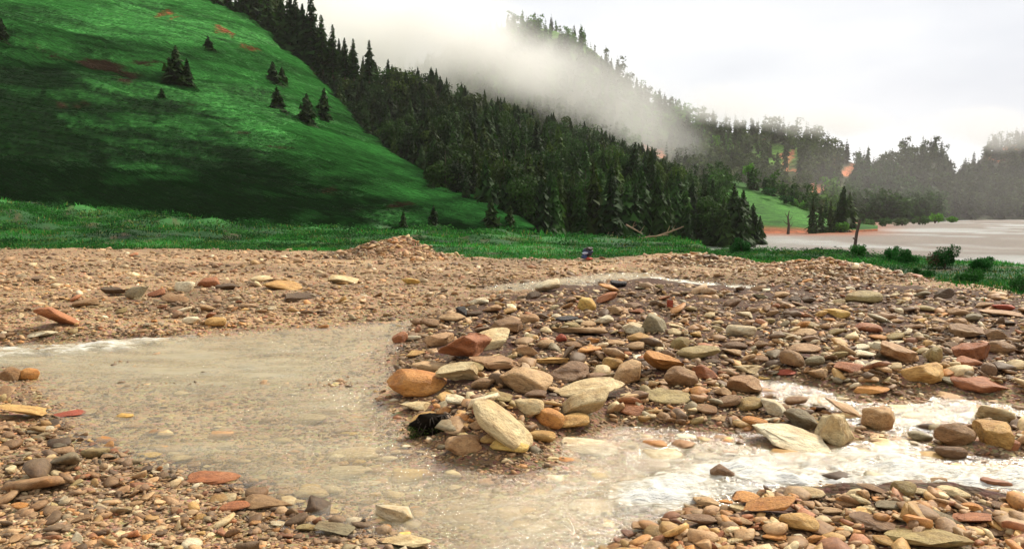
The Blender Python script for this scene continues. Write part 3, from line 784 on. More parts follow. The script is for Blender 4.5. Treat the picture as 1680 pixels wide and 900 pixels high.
# u, bottom v, w, h, colour, kind, roll (deg, + = right side down), label, short name for neighbours
HAND = [
 (758, 593, 80, 44, RUST, 'block', -10, 'large reddish brown block with a flat sloping face, by the pool', 'the large red-brown block'),
 (808, 573, 62, 26, CREAM, 'slab', -14, 'cream slab propped up behind the large reddish brown block', 'the propped cream slab'),
 (963, 511, 29, 24, YELL, 'round', 0, 'bright yellow rounded boulder at the back of the rubble bank', 'the bright yellow boulder'),
 (673, 467, 32, 11, YELL, 'lens', 6, 'small orange yellow stone alone on the gravel flat', 'the lone orange stone on the gravel flat'),
 (830, 549, 52, 30, BRWN, 'block', 4, 'dark brown rock with a crumbly top behind the cream slab', 'the crumbly dark brown rock'),
 (757, 520, 18, 18, BLAK, 'block', 0, 'small black rock standing at the back edge of the pool', 'the small black rock'),
 (740, 529, 40, 17, TAN, 'lens', 0, 'tan stone just in front of the small black rock', None),
 (655, 563, 24, 20, RUST, 'round', 0, 'brown stone at the far left tip of the rubble bank', 'the brown stone at the pool tip'),
 (955, 552, 95, 13, TAN, 'slab', -2, 'long thin tan slab bridging a dark gap', 'the long bridging slab'),
 (921, 561, 17, 14, RED, 'round', 0, 'small bright red stone under the long bridging slab', 'the small bright red stone'),
 (973, 563, 20, 11, ORNG, 'lens', 0, 'small orange stone in the dark gap under the long slab', None),
 (717, 568, 46, 24, PINK, 'slab', 10, 'pinkish tilted slab left behind the large reddish brown block', None),
 (869, 529, 30, 16, PINK, 'round', 0, 'pinkish rounded stone behind the crumbly dark brown rock', None),
 (939, 540, 26, 12, OLIV, 'lens', 0, 'olive lens shaped stone under a dark rimmed one', None),
 (930, 527, 38, 9, BLAK, 'lens', -4, 'thin dark stone with a pale rim lying on the olive one', None),
 (681, 586, 32, 11, OCHR, 'lens', -6, 'ochre wedge lying at the edge of the pool', None),
 (1092, 615, 56, 42, ORNG, 'block', -14, 'vivid orange angular boulder standing in the middle of the bank', 'the vivid orange boulder'),
 (1150, 590, 64, 23, OLIV, 'lens', -4, 'long olive yellow stone right behind the vivid orange boulder', 'the long olive stone'),
 (1075, 546, 40, 31, GREY, 'round', 6, 'grey speckled knobbly boulder in the upper bank', 'the grey speckled boulder'),
 (1042, 549, 36, 22, WHIT, 'round', 0, 'half white half ochre stone left of the grey speckled boulder', None),
 (1048, 561, 34, 15, OCHR, 'lens', -6, 'ochre stone below the half white stone', None),
 (933, 626, 68, 36, MAUV, 'block', 3, 'brown squared block over a black hollow', 'the squared brown block'),
 (1031, 630, 42, 40, TAN, 'block', 8, 'crumbly tan boulder left of the vivid orange one', 'the crumbly tan boulder'),
 (1007, 606, 32, 22, OCHR, 'round', 0, 'tan and ochre round stone above the crumbly tan boulder', None),
 (1119, 634, 50, 36, BRWN, 'round', 0, 'dark brown boulder under the vivid orange one', 'the dark brown boulder'),
 (1160, 622, 40, 24, RUST, 'block', 8, 'reddish brown ledge shaped rock beside the dark brown boulder', None),
 (1229, 647, 58, 34, PINK, 'block', 0, 'pinkish brown squared boulder at the edge of the white water', 'the pinkish squared boulder'),
 (1095, 663, 84, 25, OLIV, 'lens', 0, 'long grey olive stone, its belly dark, low in the bank', 'the long grey-olive stone'),
 (1227, 613, 50, 18, CREAM, 'slab', 0, 'cream flat rock behind the pinkish squared boulder', None),
 (1210, 574, 35, 16, MAUV, 'round', 0, 'mauve oval stone over a dark gap', 'the mauve oval stone'),
 (1220, 552, 42, 21, WHIT, 'round', 4, 'whitish rounded stone above the mauve oval one', 'the whitish rounded stone'),
 (1100, 507, 12, 15, RED, 'block', 20, 'tiny red orange upright stone at the back of the bank', None),
 (997, 498, 38, 14, RUST, 'lens', -20, 'long rust orange stone leaning beside the yellow boulder', None),
 (1040, 506, 26, 9, MAUV, 'lens', 4, 'thin mauve stone in a row at the back of the bank', None),
 (1016, 472, 27, 15, BLAK, 'block', 0, 'black crumbly lump by the upper channel', 'the black lump by the upper channel'),
 (1118, 573, 28, 22, OLIV, 'round', 0, 'olive grey round stone between the orange boulder and the whitish stone', None),
 (970, 655, 108, 30, CREAM, 'lens', -6, 'long smooth cream boulder washed by a small white chute', 'the long smooth cream boulder'),
 (962, 695, 82, 46, CREAM, 'lens', -28, 'big cream boulder leaning up to the right above the ochre one', None),
 (938, 708, 56, 27, OCHR, 'round', -8, 'smooth ochre boulder at the edge of the lower pool', 'the smooth ochre boulder'),
 (682, 654, 92, 48, ORNG, 'round', 4, 'big smooth orange boulder at the left edge of the bank', 'the big smooth orange boulder'),
 (748, 634, 62, 38, CREAM, 'block', -8, 'cream wedge shaped boulder right of the big orange one', 'the cream wedge'),
 (822, 744, 108, 50, CREAM, 'round', 34, 'huge arched cream and yellow boulder sloping down to the right', 'the huge arched cream boulder'),
 (864, 648, 78, 44, TAN, 'round', 12, 'large tan lumpy boulder in the middle of the bank', 'the large tan lumpy boulder'),
 (868, 684, 46, 31, CREAM, 'round', -6, 'cream rounded rock over a black hollow', 'the cream rock over the hollow'),
 (902, 702, 46, 32, ORNG, 'round', 6, 'orange brown rounded rock by the black hollow', None),
 (887, 726, 46, 22, OCHR, 'lens', 0, 'ochre lens shaped stone at the waterline by the arched boulder', None),
 (759, 746, 56, 36, PINK, 'round', 0, 'salmon coloured round boulder at the lower tip of the bank', 'the salmon boulder'),
 (838, 744, 58, 28, YELL, 'round', 0, 'pale yellow rounded stone at the foot of the arched boulder', None),
 (792, 706, 42, 20, PINK, 'lens', 0, 'salmon flat stone beside the black root clump', None),
 (806, 727, 36, 16, OCHR, 'lens', 0, 'ochre stone squeezed between the salmon and the arched boulder', None),
 (877, 655, 38, 17, MAUV, 'lens', 0, 'mauve brown smooth stone under the large tan lumpy boulder', None),
 (968, 746, 84, 17, WHIT, 'slab', 4, 'flat whitish stone just breaking the surface of the lower pool', 'the flat whitish stone in the pool'),
 (812, 607, 76, 26, PINK, 'slab', 0, 'broad pinkish tan slab right of the large reddish brown block', None),
 (896, 598, 62, 13, OCHR, 'slab', 2, 'flat slab with a bright ochre end above the squared brown block', None),
 (772, 609, 42, 16, OLIV, 'slab', 0, 'dark olive slab in front of the large reddish brown block', None),
 (866, 584, 32, 20, PINK, 'block', 0, 'pink angular rock under the crumbly dark brown one', None),
 (792, 640, 38, 22, BRWN, 'block', 0, 'brown rough rock between the cream wedge and the lumpy boulder', None),
 (707, 612, 60, 18, TAN, 'slab', 6, 'tan cracked slab above the big orange boulder', None),
 (1376, 731, 62, 60, CREAM, 'block', 10, 'pale cream upright boulder with a broken reddish edge above the foam', 'the pale cream upright boulder'),
 (1321, 704, 60, 36, GREY, 'round', 6, 'dark grey smooth boulder left of the pale cream upright one', 'the dark grey smooth boulder'),
 (1312, 746, 132, 42, WHIT, 'slab', 8, 'broad pale grey slab washed by the white rapids', 'the broad pale slab in the rapids'),
 (1577, 731, 64, 45, BRWN, 'round', 0, 'dark brown almost spherical boulder above the rapids', 'the brown spherical boulder'),
 (1569, 753, 50, 27, MAUV, 'round', 0, 'reddish brown round stone below the brown spherical boulder', None),
 (1640, 737, 66, 50, OCHR, 'block', 12, 'big tan broken boulder right of the brown spherical one', 'the big tan broken boulder'),
 (1661, 739, 34, 22, RUST, 'round', 0, 'rust coloured stone against the big tan broken boulder', None),
 (1643, 694, 58, 36, CREAM, 'block', -4, 'cream olive boulder with a dark red underside by the side stream', 'the cream-olive boulder'),
 (1515, 724, 38, 19, GREY, 'round', 4, 'grey white oval stone left of the brown spherical boulder', None),
 (1625, 648, 92, 33, RUST, 'lens', 4, 'big orange brown spindle shaped boulder above the side stream', 'the big spindle boulder'),
 (1516, 632, 80, 42, OCHR, 'block', -6, 'tan pointed boulder at the edge of the side stream', 'the tan pointed boulder'),
 (1438, 648, 54, 18, ORNG, 'lens', -6, 'orange brown lens shaped stone at the side stream waterline', 'the orange lens stone'),
 (1486, 598, 64, 32, PINK, 'slab', 14, 'large grey pink slab behind the tan pointed boulder', 'the large grey-pink slab'),
 (1304, 606, 42, 30, BRWN, 'lens', 24, 'drop shaped brown stone standing above the white chute', 'the drop shaped stone'),
 (1290, 616, 34, 11, RED, 'lens', -4, 'crimson tipped flat stone beneath the drop shaped one', None),
 (1626, 616, 24, 24, MAUV, 'round', 0, 'round green and red stone above the big spindle boulder', None),
 (1596, 603, 40, 19, RUST, 'lens', 6, 'orange red tipped stone above the spindle boulder', None),
 (1537, 596, 26, 30, OLIV, 'round', 10, 'upright olive disc shaped stone right of the grey pink slab', 'the upright olive disc'),
 (1605, 592, 58, 38, RUST, 'block', 0, 'rust brown wedge shaped block under the upper right stones', 'the rust wedge block'),
 (1649, 580, 44, 25, BRWN, 'round', 0, 'brown rounded stone right of the rust wedge block', None),
 (1395, 690, 76, 22, TAN, 'lens', 28, 'long buff stone slanting down beside the pale cream upright boulder', None),
 (1448, 708, 56, 46, TAN, 'round', 10, 'tan wet boulder half drowned between the two streams', 'the half drowned tan boulder'),
 (1580, 680, 38, 16, CRIM, 'lens', -12, 'dark crimson wet stone by the side stream', 'the crimson wet stone'),
 (1606, 680, 40, 10, TAN, 'slab', -20, 'thin buff slab leaning on the cream olive boulder', None),
 (1434, 546, 48, 20, RUST, 'lens', 0, 'reddish brown oval stone alone among tan ones', 'the reddish oval stone'),
 (1379, 521, 44, 17, YELL, 'lens', 2, 'yellow tan smooth stone at the back of the right bank', 'the yellow-tan smooth stone'),
 (1321, 538, 25, 14, ORNG, 'round', 0, 'orange round stone beside a black one', None),
 (1324, 551, 46, 13, TAN, 'lens', -4, 'tan lens shaped stone just below the orange round one', None),
 (1652, 510, 34, 13, RED, 'lens', 4, 'bright red orange stone at the top right of the bank', 'the red-orange stone'),
 (1655, 520, 66, 10, PINK, 'slab', 2, 'long pinkish slab under the bright red orange stone', None),
 (1599, 555, 58, 24, BRWN, 'block', 6, 'brown cracked block under the long pinkish slab', 'the brown cracked block'),
 (1643, 556, 42, 20, BRWN, 'block', 0, 'brown flat topped stone right of the brown cracked block', None),
 (1578, 518, 34, 15, PINK, 'round', 0, 'pink rounded stone at the back right of the bank', None),
 (1190, 806, 28, 44, MAUV, 'lens', -62, 'red mauve pointed shard standing upright at the edge of the rapids', 'the upright mauve shard'),
 (1259, 800, 64, 23, CRIM, 'slab', -4, 'deep crimson glossy stone at the edge of the rapids', 'the deep crimson stone'),
 (1207, 812, 46, 25, PINK, 'round', 0, 'pinkish rock right beside the upright mauve shard', None),
 (1270, 846, 86, 26, ORNG, 'slab', -14, 'orange angular slab rising to the right in the front heap', 'the orange angular slab'),
 (1316, 876, 64, 40, OCHR, 'round', 8, 'large pale tan smooth stone in the middle of the front heap', 'the large pale tan stone'),
 (1451, 874, 88, 33, MAUV, 'lens', 8, 'long mauve brown smooth slab in the front heap', 'the long mauve-brown slab'),
 (1540, 912, 128, 46, OLIV, 'slab', -8, 'very large grey olive slab at the bottom edge', 'the very large grey-olive slab'),
 (1598, 862, 76, 24, RUST, 'slab', -6, 'orange pink flat slab behind the very large grey olive one', 'the orange-pink slab'),
 (1540, 852, 68, 18, GREY, 'slab', 4, 'grey angular slate left of the orange pink slab', 'the grey slate'),
 (1152, 864, 66, 26, MAUV, 'lens', 8, 'brown oval stone at the left end of the front heap', 'the brown oval stone'),
 (1230, 826, 52, 17, ORNG, 'slab', 6, 'orange flat stone in front of the deep crimson one', None),
 (1437, 810, 48, 18, BRWN, 'lens', 8, 'two toned brown and buff wedge in the front heap', 'the two-toned wedge'),
 (1487, 814, 40, 30, OLIV, 'round', 0, 'dark olive round stone near the top of the front heap', 'the dark olive round stone'),
 (1573, 820, 50, 25, CREAM, 'round', 10, 'buff oval stone with rings right of the dark olive round one', 'the ringed buff stone'),
 (1469, 780, 58, 20, TAN, 'block', 0, 'tan rough slab on top of the front heap beside the rapids', 'the rough slab atop the heap'),
 (1605, 795, 46, 18, BRWN, 'slab', 6, 'brown faceted stone at the top right of the front heap', None),
 (1275, 889, 44, 19, ORNG, 'lens', 2, 'orange oval stone at the bottom of the front heap', 'the orange oval stone'),
 (1459, 899, 42, 20, OCHR, 'lens', 14, 'golden leaf shaped stone left of the very large grey olive slab', None),
 (1416, 830, 34, 17, CREAM, 'round', 20, 'buff egg shaped stone under the two toned wedge', 'the buff egg shaped stone'),
 (1241, 888, 42, 13, DBRN, 'slab', 8, 'dark slate stone left of the orange oval one', None),
 (1312, 887, 17, 14, WHIT, 'round', 0, 'small white round pebble below the large pale tan stone', None),
 (1469, 836, 54, 19, GREY, 'slab', 0, 'grey tan flat stone above the long mauve brown slab', None),
 (1366, 846, 44, 19, TAN, 'round', 0, 'two joined buff and pink stones right of the orange angular slab', None),
 (300, 479, 32, 21, WHIT, 'round', 0, 'whitish green round stone standing out on the left bank', 'the whitish green round stone'),
 (338, 471, 38, 19, RUST, 'block', 0, 'dark rusty clod right of the whitish green round stone', 'the dark rusty clod'),
 (219, 492, 40, 22, GREY, 'block', -14, 'dark grey rough rock on the left bank', 'the dark grey rough rock'),
 (253, 488, 30, 12, RUST, 'lens', -14, 'brown orange stone leaning right of the dark grey rough rock', None),
 (456, 476, 66, 14, OCHR, 'slab', 6, 'orange brown slab overhanging a black hollow on the left bank', 'the overhanging orange slab'),
 (80, 541, 72, 25, RUST, 'slab', 30, 'smooth tan plank shaped slab sloping to the water on the left bank', 'the plank shaped slab'),
 (62, 556, 70, 13, WHIT, 'slab', -6, 'white flat stone at the waterline below the plank shaped slab', None),
 (350, 536, 34, 19, OCHR, 'round', 0, 'tan ochre oval stone at the waterline of the left bank', 'the ochre oval on the left bank'),
 (310, 532, 28, 15, WHIT, 'round', -6, 'pale stone left of the ochre oval on the left bank', None),
 (40, 624, 34, 24, ORNG, 'round', 0, 'orange smooth stone in the little cluster at the left edge', 'the left edge cluster'),
 (10, 624, 34, 26, BRWN, 'block', 0, 'brown rough stone behind the orange one at the left edge', None),
 (20, 690, 84, 22, OCHR, 'slab', 14, 'cream and rust slab tilting down at the left edge', 'the tilting slab at the left edge'),
 (106, 684, 50, 14, RED, 'slab', 0, 'red orange flat stone at the left rim of the pool', 'the red flat stone'),
 (138, 680, 28, 11, WHIT, 'lens', 0, 'white stone touching the red orange flat one', None),
 (343, 794, 88, 19, RUST, 'lens', 0, 'long reddish brown spindle stone at the near edge of the pool', 'the long red-brown spindle'),
 (380, 840, 46, 20, RUST, 'round', 0, 'rust oval stone left of the brown block by the near shore', None),
 (434, 838, 82, 28, BRWN, 'block', 6, 'brown weathered block on the near shore', 'the brown weathered block'),
 (545, 880, 66, 20, GREY, 'slab', 6, 'flat grey buff stone on the near shore', 'the flat grey-buff stone'),
 (645, 862, 66, 38, WHIT, 'block', 8, 'white stone with a rusty base on the near shore', 'the white rusty based stone'),
 (664, 900, 84, 26, CREAM, 'round', 0, 'cream broad stone at the bottom edge of the near shore', None),
 (182, 486, 44, 16, DBRN, 'block', 8, 'dark brown clod left of the dark grey rough rock', None),
 (280, 497, 46, 15, BRWN, 'slab', 6, 'brown slab lying below the whitish green round stone', None),
 (370, 476, 40, 14, DBRN, 'block', 0, 'dark brown flat clod right of the dark rusty one', None),
 (492, 494, 58, 13, DBRN, 'slab', 4, 'dark wet slab below the overhanging orange slab', None),
 (425, 462, 40, 12, CREAM, 'lens', 0, 'cream stone above the overhanging orange slab', None),
 (560, 466, 52, 13, CREAM, 'slab', 6, 'cream slab on the left bank between the orange slab and the spoil heap', None),
 (130, 505, 44, 14, BRWN, 'slab', -8, 'brown slab right above the plank shaped slab', None),
 (500, 872, 34, 16, OLIV, 'round', 0, 'olive grey stone on the near shore left of the flat grey buff one', None),
]
for r in HAND:
    put_stone(*r[:8], short=r[8])

# the rest of the 300 largest: shared shapes, colours of their own
rs = np.random.RandomState(77)
VAR = []
for k in range(12):
    kind = ['slab', 'block', 'lens', 'slab', 'block', 'round'][k % 6]
    VAR.append((kind, mesh_np('stone', stone_shape(ICO3[0], np.random.RandomState(300 + k), kind) * 0.5, ICO3[1], M_stone, True)))
used_labels = set(h[7] for h in HAND)
lmk = [(h[0], h[1] - h[3] / 2, h[8]) for h in HAND if h[8]]
SH = {'round': 'rounded', 'slab': 'flat', 'block': 'angular', 'lens': 'oval'}
ORD = ['', 'second ', 'third ', 'fourth ', 'fifth ', 'sixth ']
tries = 0
while len(placed) < 297 and tries < 30000:
    tries += 1
    u, v = rs.uniform(5, 1675), rs.uniform(472, 898)
    reg = None
    if inside_px(u, v, PILE_MAIN): reg = 'main'; w = 14 + 0.11 * (v - 480) + rs.exponential(8) + (6 if u < 1100 and v > 510 else 0)
    if reg == 'main' and (v < 505 and rs.rand() < 0.6): continue
    elif inside_px(u, v, PILE_FRONT): reg = 'front'; w = 22 + rs.exponential(9)
    elif inside_px(u, v, PILE_ISLE): reg = 'isle'; w = 18 + rs.exponential(7)
    elif u < 640 and (v > 730 + 0.22 * u or (v > 440 and v < 535 - 0.03 * u)):
        if rs.rand() > 0.05: continue
        reg = 'left'; w = 15 + rs.exponential(5)
    if reg is None: continue
    h = w * rs.uniform(0.32, 0.62)
    if any(abs(u - a) < 0.42 * (w + c) and abs(v - h / 2 - b) < 0.42 * (h + d) for a, b, c, d, _ in placed): continue
    ci = rs.randint(len(PAL)); kind, me = VAR[rs.randint(12)]
    if reg == 'front':
        ci = [5, 6, 0, 4, 2, 3, 11, 5, 1, 14][rs.randint(10)]; kind, me = VAR[[0, 2, 3, 6, 8, 9][rs.randint(6)]]
    du = [(math.hypot(u - a, 1.8 * (v - h / 2 - b)), a, b, s) for a, b, s in lmk]
    du.sort()
    lab = None
    for dist, a, b, s in du[:3]:
        dxx, dyy = u - a, (v - h / 2) - b
        rel = ('right of' if dxx > 0 else 'left of') if abs(dxx) > 1.6 * abs(dyy) else ('behind' if dyy < 0 else 'in front of')
        for size in (['small', 'medium'] if w < 32 else ['largish']):
            cand = f'{size} {PALN[ci]} {SH[kind]} stone {rel} {s}'
            if cand not in used_labels: lab = cand; break
        if lab: break
    if lab is None: continue
    used_labels.add(lab)
    put_stone(u, v, w, h, PAL[ci], kind, rs.uniform(-14, 14), lab, me, sink=0.14)

placed.append((705, 694, 76, 50, None))

# ------------------------------------------------------------------ rubble and gravel (joined)
def scatter(name, n, regions, base, seed, zsink=0.25, mode='pile'):
    rs = np.random.RandomState(seed)
    U = rs.uniform(-330, 2050, n * 4); V = rs.uniform(396, 955, n * 4)
    dens = np.zeros(len(U)); size = np.zeros(len(U))
    for P, d, smin, smean in regions:
        if P is None: k = np.ones(len(U), bool)
        else: k = inside_px(U, V, P)
        dens[k] = d
        size[k] = (smin + rs.exponential(1, k.sum()) * smean) * (np.clip(0.42 + (V[k] - 460) / 240, 0.4, 1.25) if mode == 'pile' else 1)
    keep = rs.rand(len(U)) < dens
    U, V, size = U[keep][:n], V[keep][:n], size[keep][:n]
    x, y, z = hit(U, V)
    for (mu, mv, mr) in ((655, 424, 2.3), (600, 424, 1.7), (1345, 452, 2.2), (1420, 462, 1.6), (1150, 434, 1.6)):
        q = 260 if mode == 'pile' else 1500
        cx_, cy_ = on_plane(mu, mv)
        ra = mr * np.sqrt(rs.rand(q)); aa = rs.uniform(0, 6.28, q)
        xa, ya = cx_ + ra * np.cos(aa), cy_ + ra * np.sin(aa)
        za = H(xa, ya); ua, va = project(xa, ya, za)
        x, y, z, U, V = [np.concatenate(p) for p in ((x, xa), (y, ya), (z, za), (U, ua), (V, va))]
        size = np.concatenate([size, (3.0 if mode == 'flat' else 5.0) + rs.exponential(2.2, q)])
    s = np.where(y > 0.5, x / np.maximum(y, 0.5), 0)
    Dg = np.interp(s, g_s, gy)
    clear = np.ones(len(U), bool)
    for (a_, b_, w_, h_, _s) in placed:
        if w_ > 18:
            clear &= ~((np.abs(U - a_) < 0.46 * w_) & (V > b_ - 0.1 * h_) & (V < b_ + (0.62 * h_ if mode == 'pile' else 0.4 * h_) + (size * 0.3 if mode == 'pile' else 0)))
    ok = clear & (y > 2.5) & (y < Dg + 0.5 + rs.exponential(0.25, len(y)) + 3.5 * (MH(x, y) > 0.04))
    x, y, z, size = x[ok], y[ok], z[ok], size[ok]
    m = len(x)
    k = (y / F) * size
    bank = [stone_shape(base[0], np.random.RandomState(seed * 10 + i), ['slab', 'block', 'lens', 'slab', 'block', 'round'][i % 6]) * 0.5 for i in range(10)]
    bank = np.array(bank)
    nv = bank.shape[1]
    idx = rs.randint(0, 10, m)
    P = bank[idx]                                          # m,nv,3
    sx = k; sy = k * rs.uniform(0.55, 1.0, m); sz = k * rs.uniform(0.2, 0.44, m)
    P = P * np.stack([sx, sy, sz], 1)[:, None, :]
    a = rs.uniform(0, 2 * np.pi, m); b = rs.normal(0, 0.30, m); c = rs.normal(0, 0.30, m)
    def rot(P, ang, i, j):
        ca, sa = np.cos(ang)[:, None], np.sin(ang)[:, None]
        Q = P.copy(); Q[:, :, i] = P[:, :, i] * ca - P[:, :, j] * sa; Q[:, :, j] = P[:, :, i] * sa + P[:, :, j] * ca
        return Q
    P = rot(P, b, 0, 2); P = rot(P, c, 1, 2); P = rot(P, a, 0, 1)
    lift = rs.uniform(0, 0.5, m) * sz
    P = P + np.stack([x, y, z + sz * (0.5 - zsink) + (lift if mode == 'pile' else 0)], 1)[:, None, :]
    pal = np.array(PAL)
    if mode == 'pile': ci = rs.randint(0, len(PAL), m)
    else: ci = rs.choice(len(PAL), m, p=np.array([5, 5, 4, 3, 2, 1.4, 1.2, 1, 1.6, 2, 1.6, 1.2, 0.6, 1.2, 1]) / 31.8)
    big = fbm(x * 0.35, y * 0.6, 4, 77)
    warm = (U[ok] > 960) & (V[ok] > 795)
    wp = np.array([0, 5, 4, 2, 6, 5, 11, 0, 1, 2, 5, 11, 6, 3, 4])
    if mode == 'pile': ci = np.where(warm, wp[rs.randint(0, 15, m)], ci)
    cc = pal[ci] * rs.uniform(0.65, 1.25, (m, 1)) * (1 + (0.55 if mode == 'flat' else 0.2) * big)[:, None]
    avg = np.array([0.42, 0.285, 0.175])
    mixf = 0.12 if mode == 'pile' else 0.3
    cc = cc * (1 - mixf) + avg * mixf
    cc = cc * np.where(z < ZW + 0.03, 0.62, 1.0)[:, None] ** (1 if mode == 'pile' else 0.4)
    cc = np.repeat(cc[:, None, :], nv, 1).reshape(-1, 3)
    faces = (base[1][None] + (np.arange(m) * nv)[:, None, None]).reshape(-1, 3)
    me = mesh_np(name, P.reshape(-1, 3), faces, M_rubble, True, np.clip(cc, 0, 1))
    o = link(name, me)
    tag(o, kind='stuff')
    return o

L_TOP = [(-320, 412), (720, 424), (1000, 428), (1060, 440), (860, 456), (780, 476), (690, 514), (330, 540), (0, 558), (-320, 570)]
L_LOW = [(-320, 640), (60, 655), (110, 690), (160, 728), (300, 762), (400, 790), (480, 828), (560, 852), (655, 874), (700, 925), (990, 930), (1000, 955), (-320, 955)]
BACK = [(980, 430), (1180, 428), (1400, 445), (1540, 468), (1990, 500), (1990, 545), (1500, 500), (1250, 480), (1000, 470), (900, 476), (760, 500), (800, 478), (900, 455)]
MND = [(560, 430), (560, 394), (760, 394), (770, 432)]
MND2 = [(1270, 470), (1270, 420), (1450, 420), (1450, 474)]
o = scatter('rubble', 11800, [(BACK, 0.5, 7, 5), (MND, 0.35, 9, 4), (MND2, 0.5, 9, 4), (PILE_MAIN, 0.9, 9, 8), (PILE_ISLE, 0.8, 9, 7), (PILE_FRONT, 0.95, 10, 10), (L_TOP, 0.42, 7, 7), (L_LOW, 0.33, 7, 6)], ICO2, 401)
o['label'] = 'broken multicoloured stones heaped along the stream'
o = scatter('gravel', 68000, [(None, 0.5, 3.5, 2.5), (BACK, 0.9, 3.5, 2.5), (MND, 0.95, 3.5, 2.5), (MND2, 0.95, 3.5, 3), (PILE_MAIN, 0.7, 4, 3), (PILE_ISLE, 0.5, 4, 3), (PILE_FRONT, 0.6, 4, 4), (L_TOP, 0.85, 3.5, 3), (L_LOW, 0.75, 4, 4)], ICO1, 402, 0.3, 'flat')
o['label'] = 'fine tan gravel strewn over the river flat'

# ------------------------------------------------------------------ trees
def cards(P0, d1, d2, L, W):
    """triangular sprays: root P0, direction d1, side d2"""
    a = P0 + d2 * W[:, None]; b = P0 - d2 * W[:, None]; c = P0 + d1 * L[:, None]
    return np.stack([a, b, c], 1)

def conifer_crown(rs, nlev, nbr, nsub, spread=0.2, top=1.0, droop=0.35):
    """unit height crown from z 0.08 to 1"""
    tris = []; cols = []
    for i in range(nlev):
        f = i / (nlev - 1)
        z = 0.07 + 0.9 * f ** 0.9
        R = spread * (1 - f) ** 0.75 * rs.uniform(0.75, 1.2) + 0.012
        nb = max(4, int(nbr * (1 - 0.45 * f)))
        a0 = rs.uniform(0, 6.28)
        for b in range(nb):
            a = a0 + 6.283 * b / nb + rs.normal(0, 0.2)
            Rb = R * rs.uniform(0.6, 1.25)
            for k in range(nsub):
                r0 = Rb * (k / nsub) * 0.85; r1 = Rb * ((k + 1.25) / nsub)
                aa = a + rs.normal(0, 0.32)
                dz = -droop * (r1 - r0) + rs.normal(0, 0.008)
                p0 = np.array([math.cos(a) * r0, math.sin(a) * r0, z - droop * r0 + 0.012])
                p1 = np.array([math.cos(aa) * r1, math.sin(aa) * r1, z - droop * r1 + dz])
                side = np.cross(p1 - p0, [0, 0, 1]); side /= (np.linalg.norm(side) + 1e-9)
                side = side + np.array([0, 0, rs.normal(0, 0.8)])
                w = (0.35 * (r1 - r0) + 0.012) * rs.uniform(0.8, 1.5)
                tris.append([p0 + side * w, p0 - side * w, p1])
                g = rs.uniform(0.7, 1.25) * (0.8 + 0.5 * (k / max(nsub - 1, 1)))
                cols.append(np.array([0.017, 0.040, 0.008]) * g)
    # leader
    for k in range(3):
        a = rs.uniform(0, 6.28)
        tris.append([np.array([math.cos(a) * .015, math.sin(a) * .015, .93]), np.array([-math.cos(a) * .015, -math.sin(a) * .015, .93]), np.array([0, 0, 1.0])])
        cols.append(np.array([0.02, 0.05, 0.01]))
    T = np.array(tris); C = np.repeat(np.array(cols), 3, 0)
    return T.reshape(-1, 3), C

def round_crown(rs, n, rx=0.28, z0=0.25, leaf=0.05, colr=(0.05, 0.11, 0.02)):
    cl = [(rs.normal(0, rx * 0.45), rs.normal(0, rx * 0.45), rs.uniform(z0 + 0.12, 0.88), rs.uniform(0.45, 0.8) * rx) for _ in range(9)]
    T = []; C = []
    for i in range(n):
        cx_, cy_, cz_, r = cl[rs.randint(9)]
        d = rs.normal(size=3); d /= np.linalg.norm(d)
        p = np.array([cx_, cy_, cz_]) + d * r * rs.uniform(0.6, 1.0)
        a = rs.normal(size=3); a /= np.linalg.norm(a); b = np.cross(a, d + 0.1); b /= (np.linalg.norm(b) + 1e-9)
        s = leaf * rs.uniform(0.6, 1.3)
        T.append([p + a * s, p + b * s, p - a * s * 0.7]); C += [np.array(colr) * rs.uniform(0.6, 1.5)] * 3
    return np.array(T).reshape(-1, 3), np.array(C)

def tri_mesh(name, P, C, mat):
    return mesh_np(name, P, np.arange(len(P)).reshape(-1, 3), mat, False, np.clip(C, 0, 1))

def tube(pts, rad, n=7):
    pts = np.array(pts, float); V = []
    for i, p in enumerate(pts):
        d = pts[min(i + 1, len(pts) - 1)] - pts[max(i - 1, 0)]; d /= np.linalg.norm(d) + 1e-9
        a = np.cross(d, [0.3, 1, 0.1]); a /= np.linalg.norm(a); b = np.cross(d, a)
        for k in range(n):
            t = 6.2832 * k / n
            V.append(p + (a * math.cos(t) + b * math.sin(t)) * rad[i])
    Fc = []
    for i in range(len(pts) - 1):
        for k in range(n):
            k2 = (k + 1) % n
            Fc.append([i * n + k, i * n + k2, (i + 1) * n + k2, (i + 1) * n + k])
    return np.array(V), np.array(Fc)

def tube_mesh(name, pts, rad, mat, n=7):
    V, Fc = tube(pts, rad, n)
    return mesh_np(name, V, Fc, mat, True)

rs = np.random.RandomState(5)
CON = []
for k in range(5):
    P, C = conifer_crown(rs, 24, 10, 3, spread=[0.17, 0.21, 0.14, 0.24, 0.19][k], droop=[0.3, 0.45, 0.2, 0.35, 0.5][k])
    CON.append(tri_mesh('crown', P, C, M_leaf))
BRD = []
for k in range(3):
    P, C = round_crown(rs, 2400, 0.27, 0.18, 0.03, (0.020, 0.045, 0.009))
    BRD.append(tri_mesh('crown', P, C, M_leaf))
TRK = tube_mesh('trunk', [(0, 0, -0.03), (0.004, 0, 0.25), (-0.003, 0.003, 0.6), (0, 0, 0.97)], [0.020, 0.015, 0.009, 0.002], M_bark, 6)

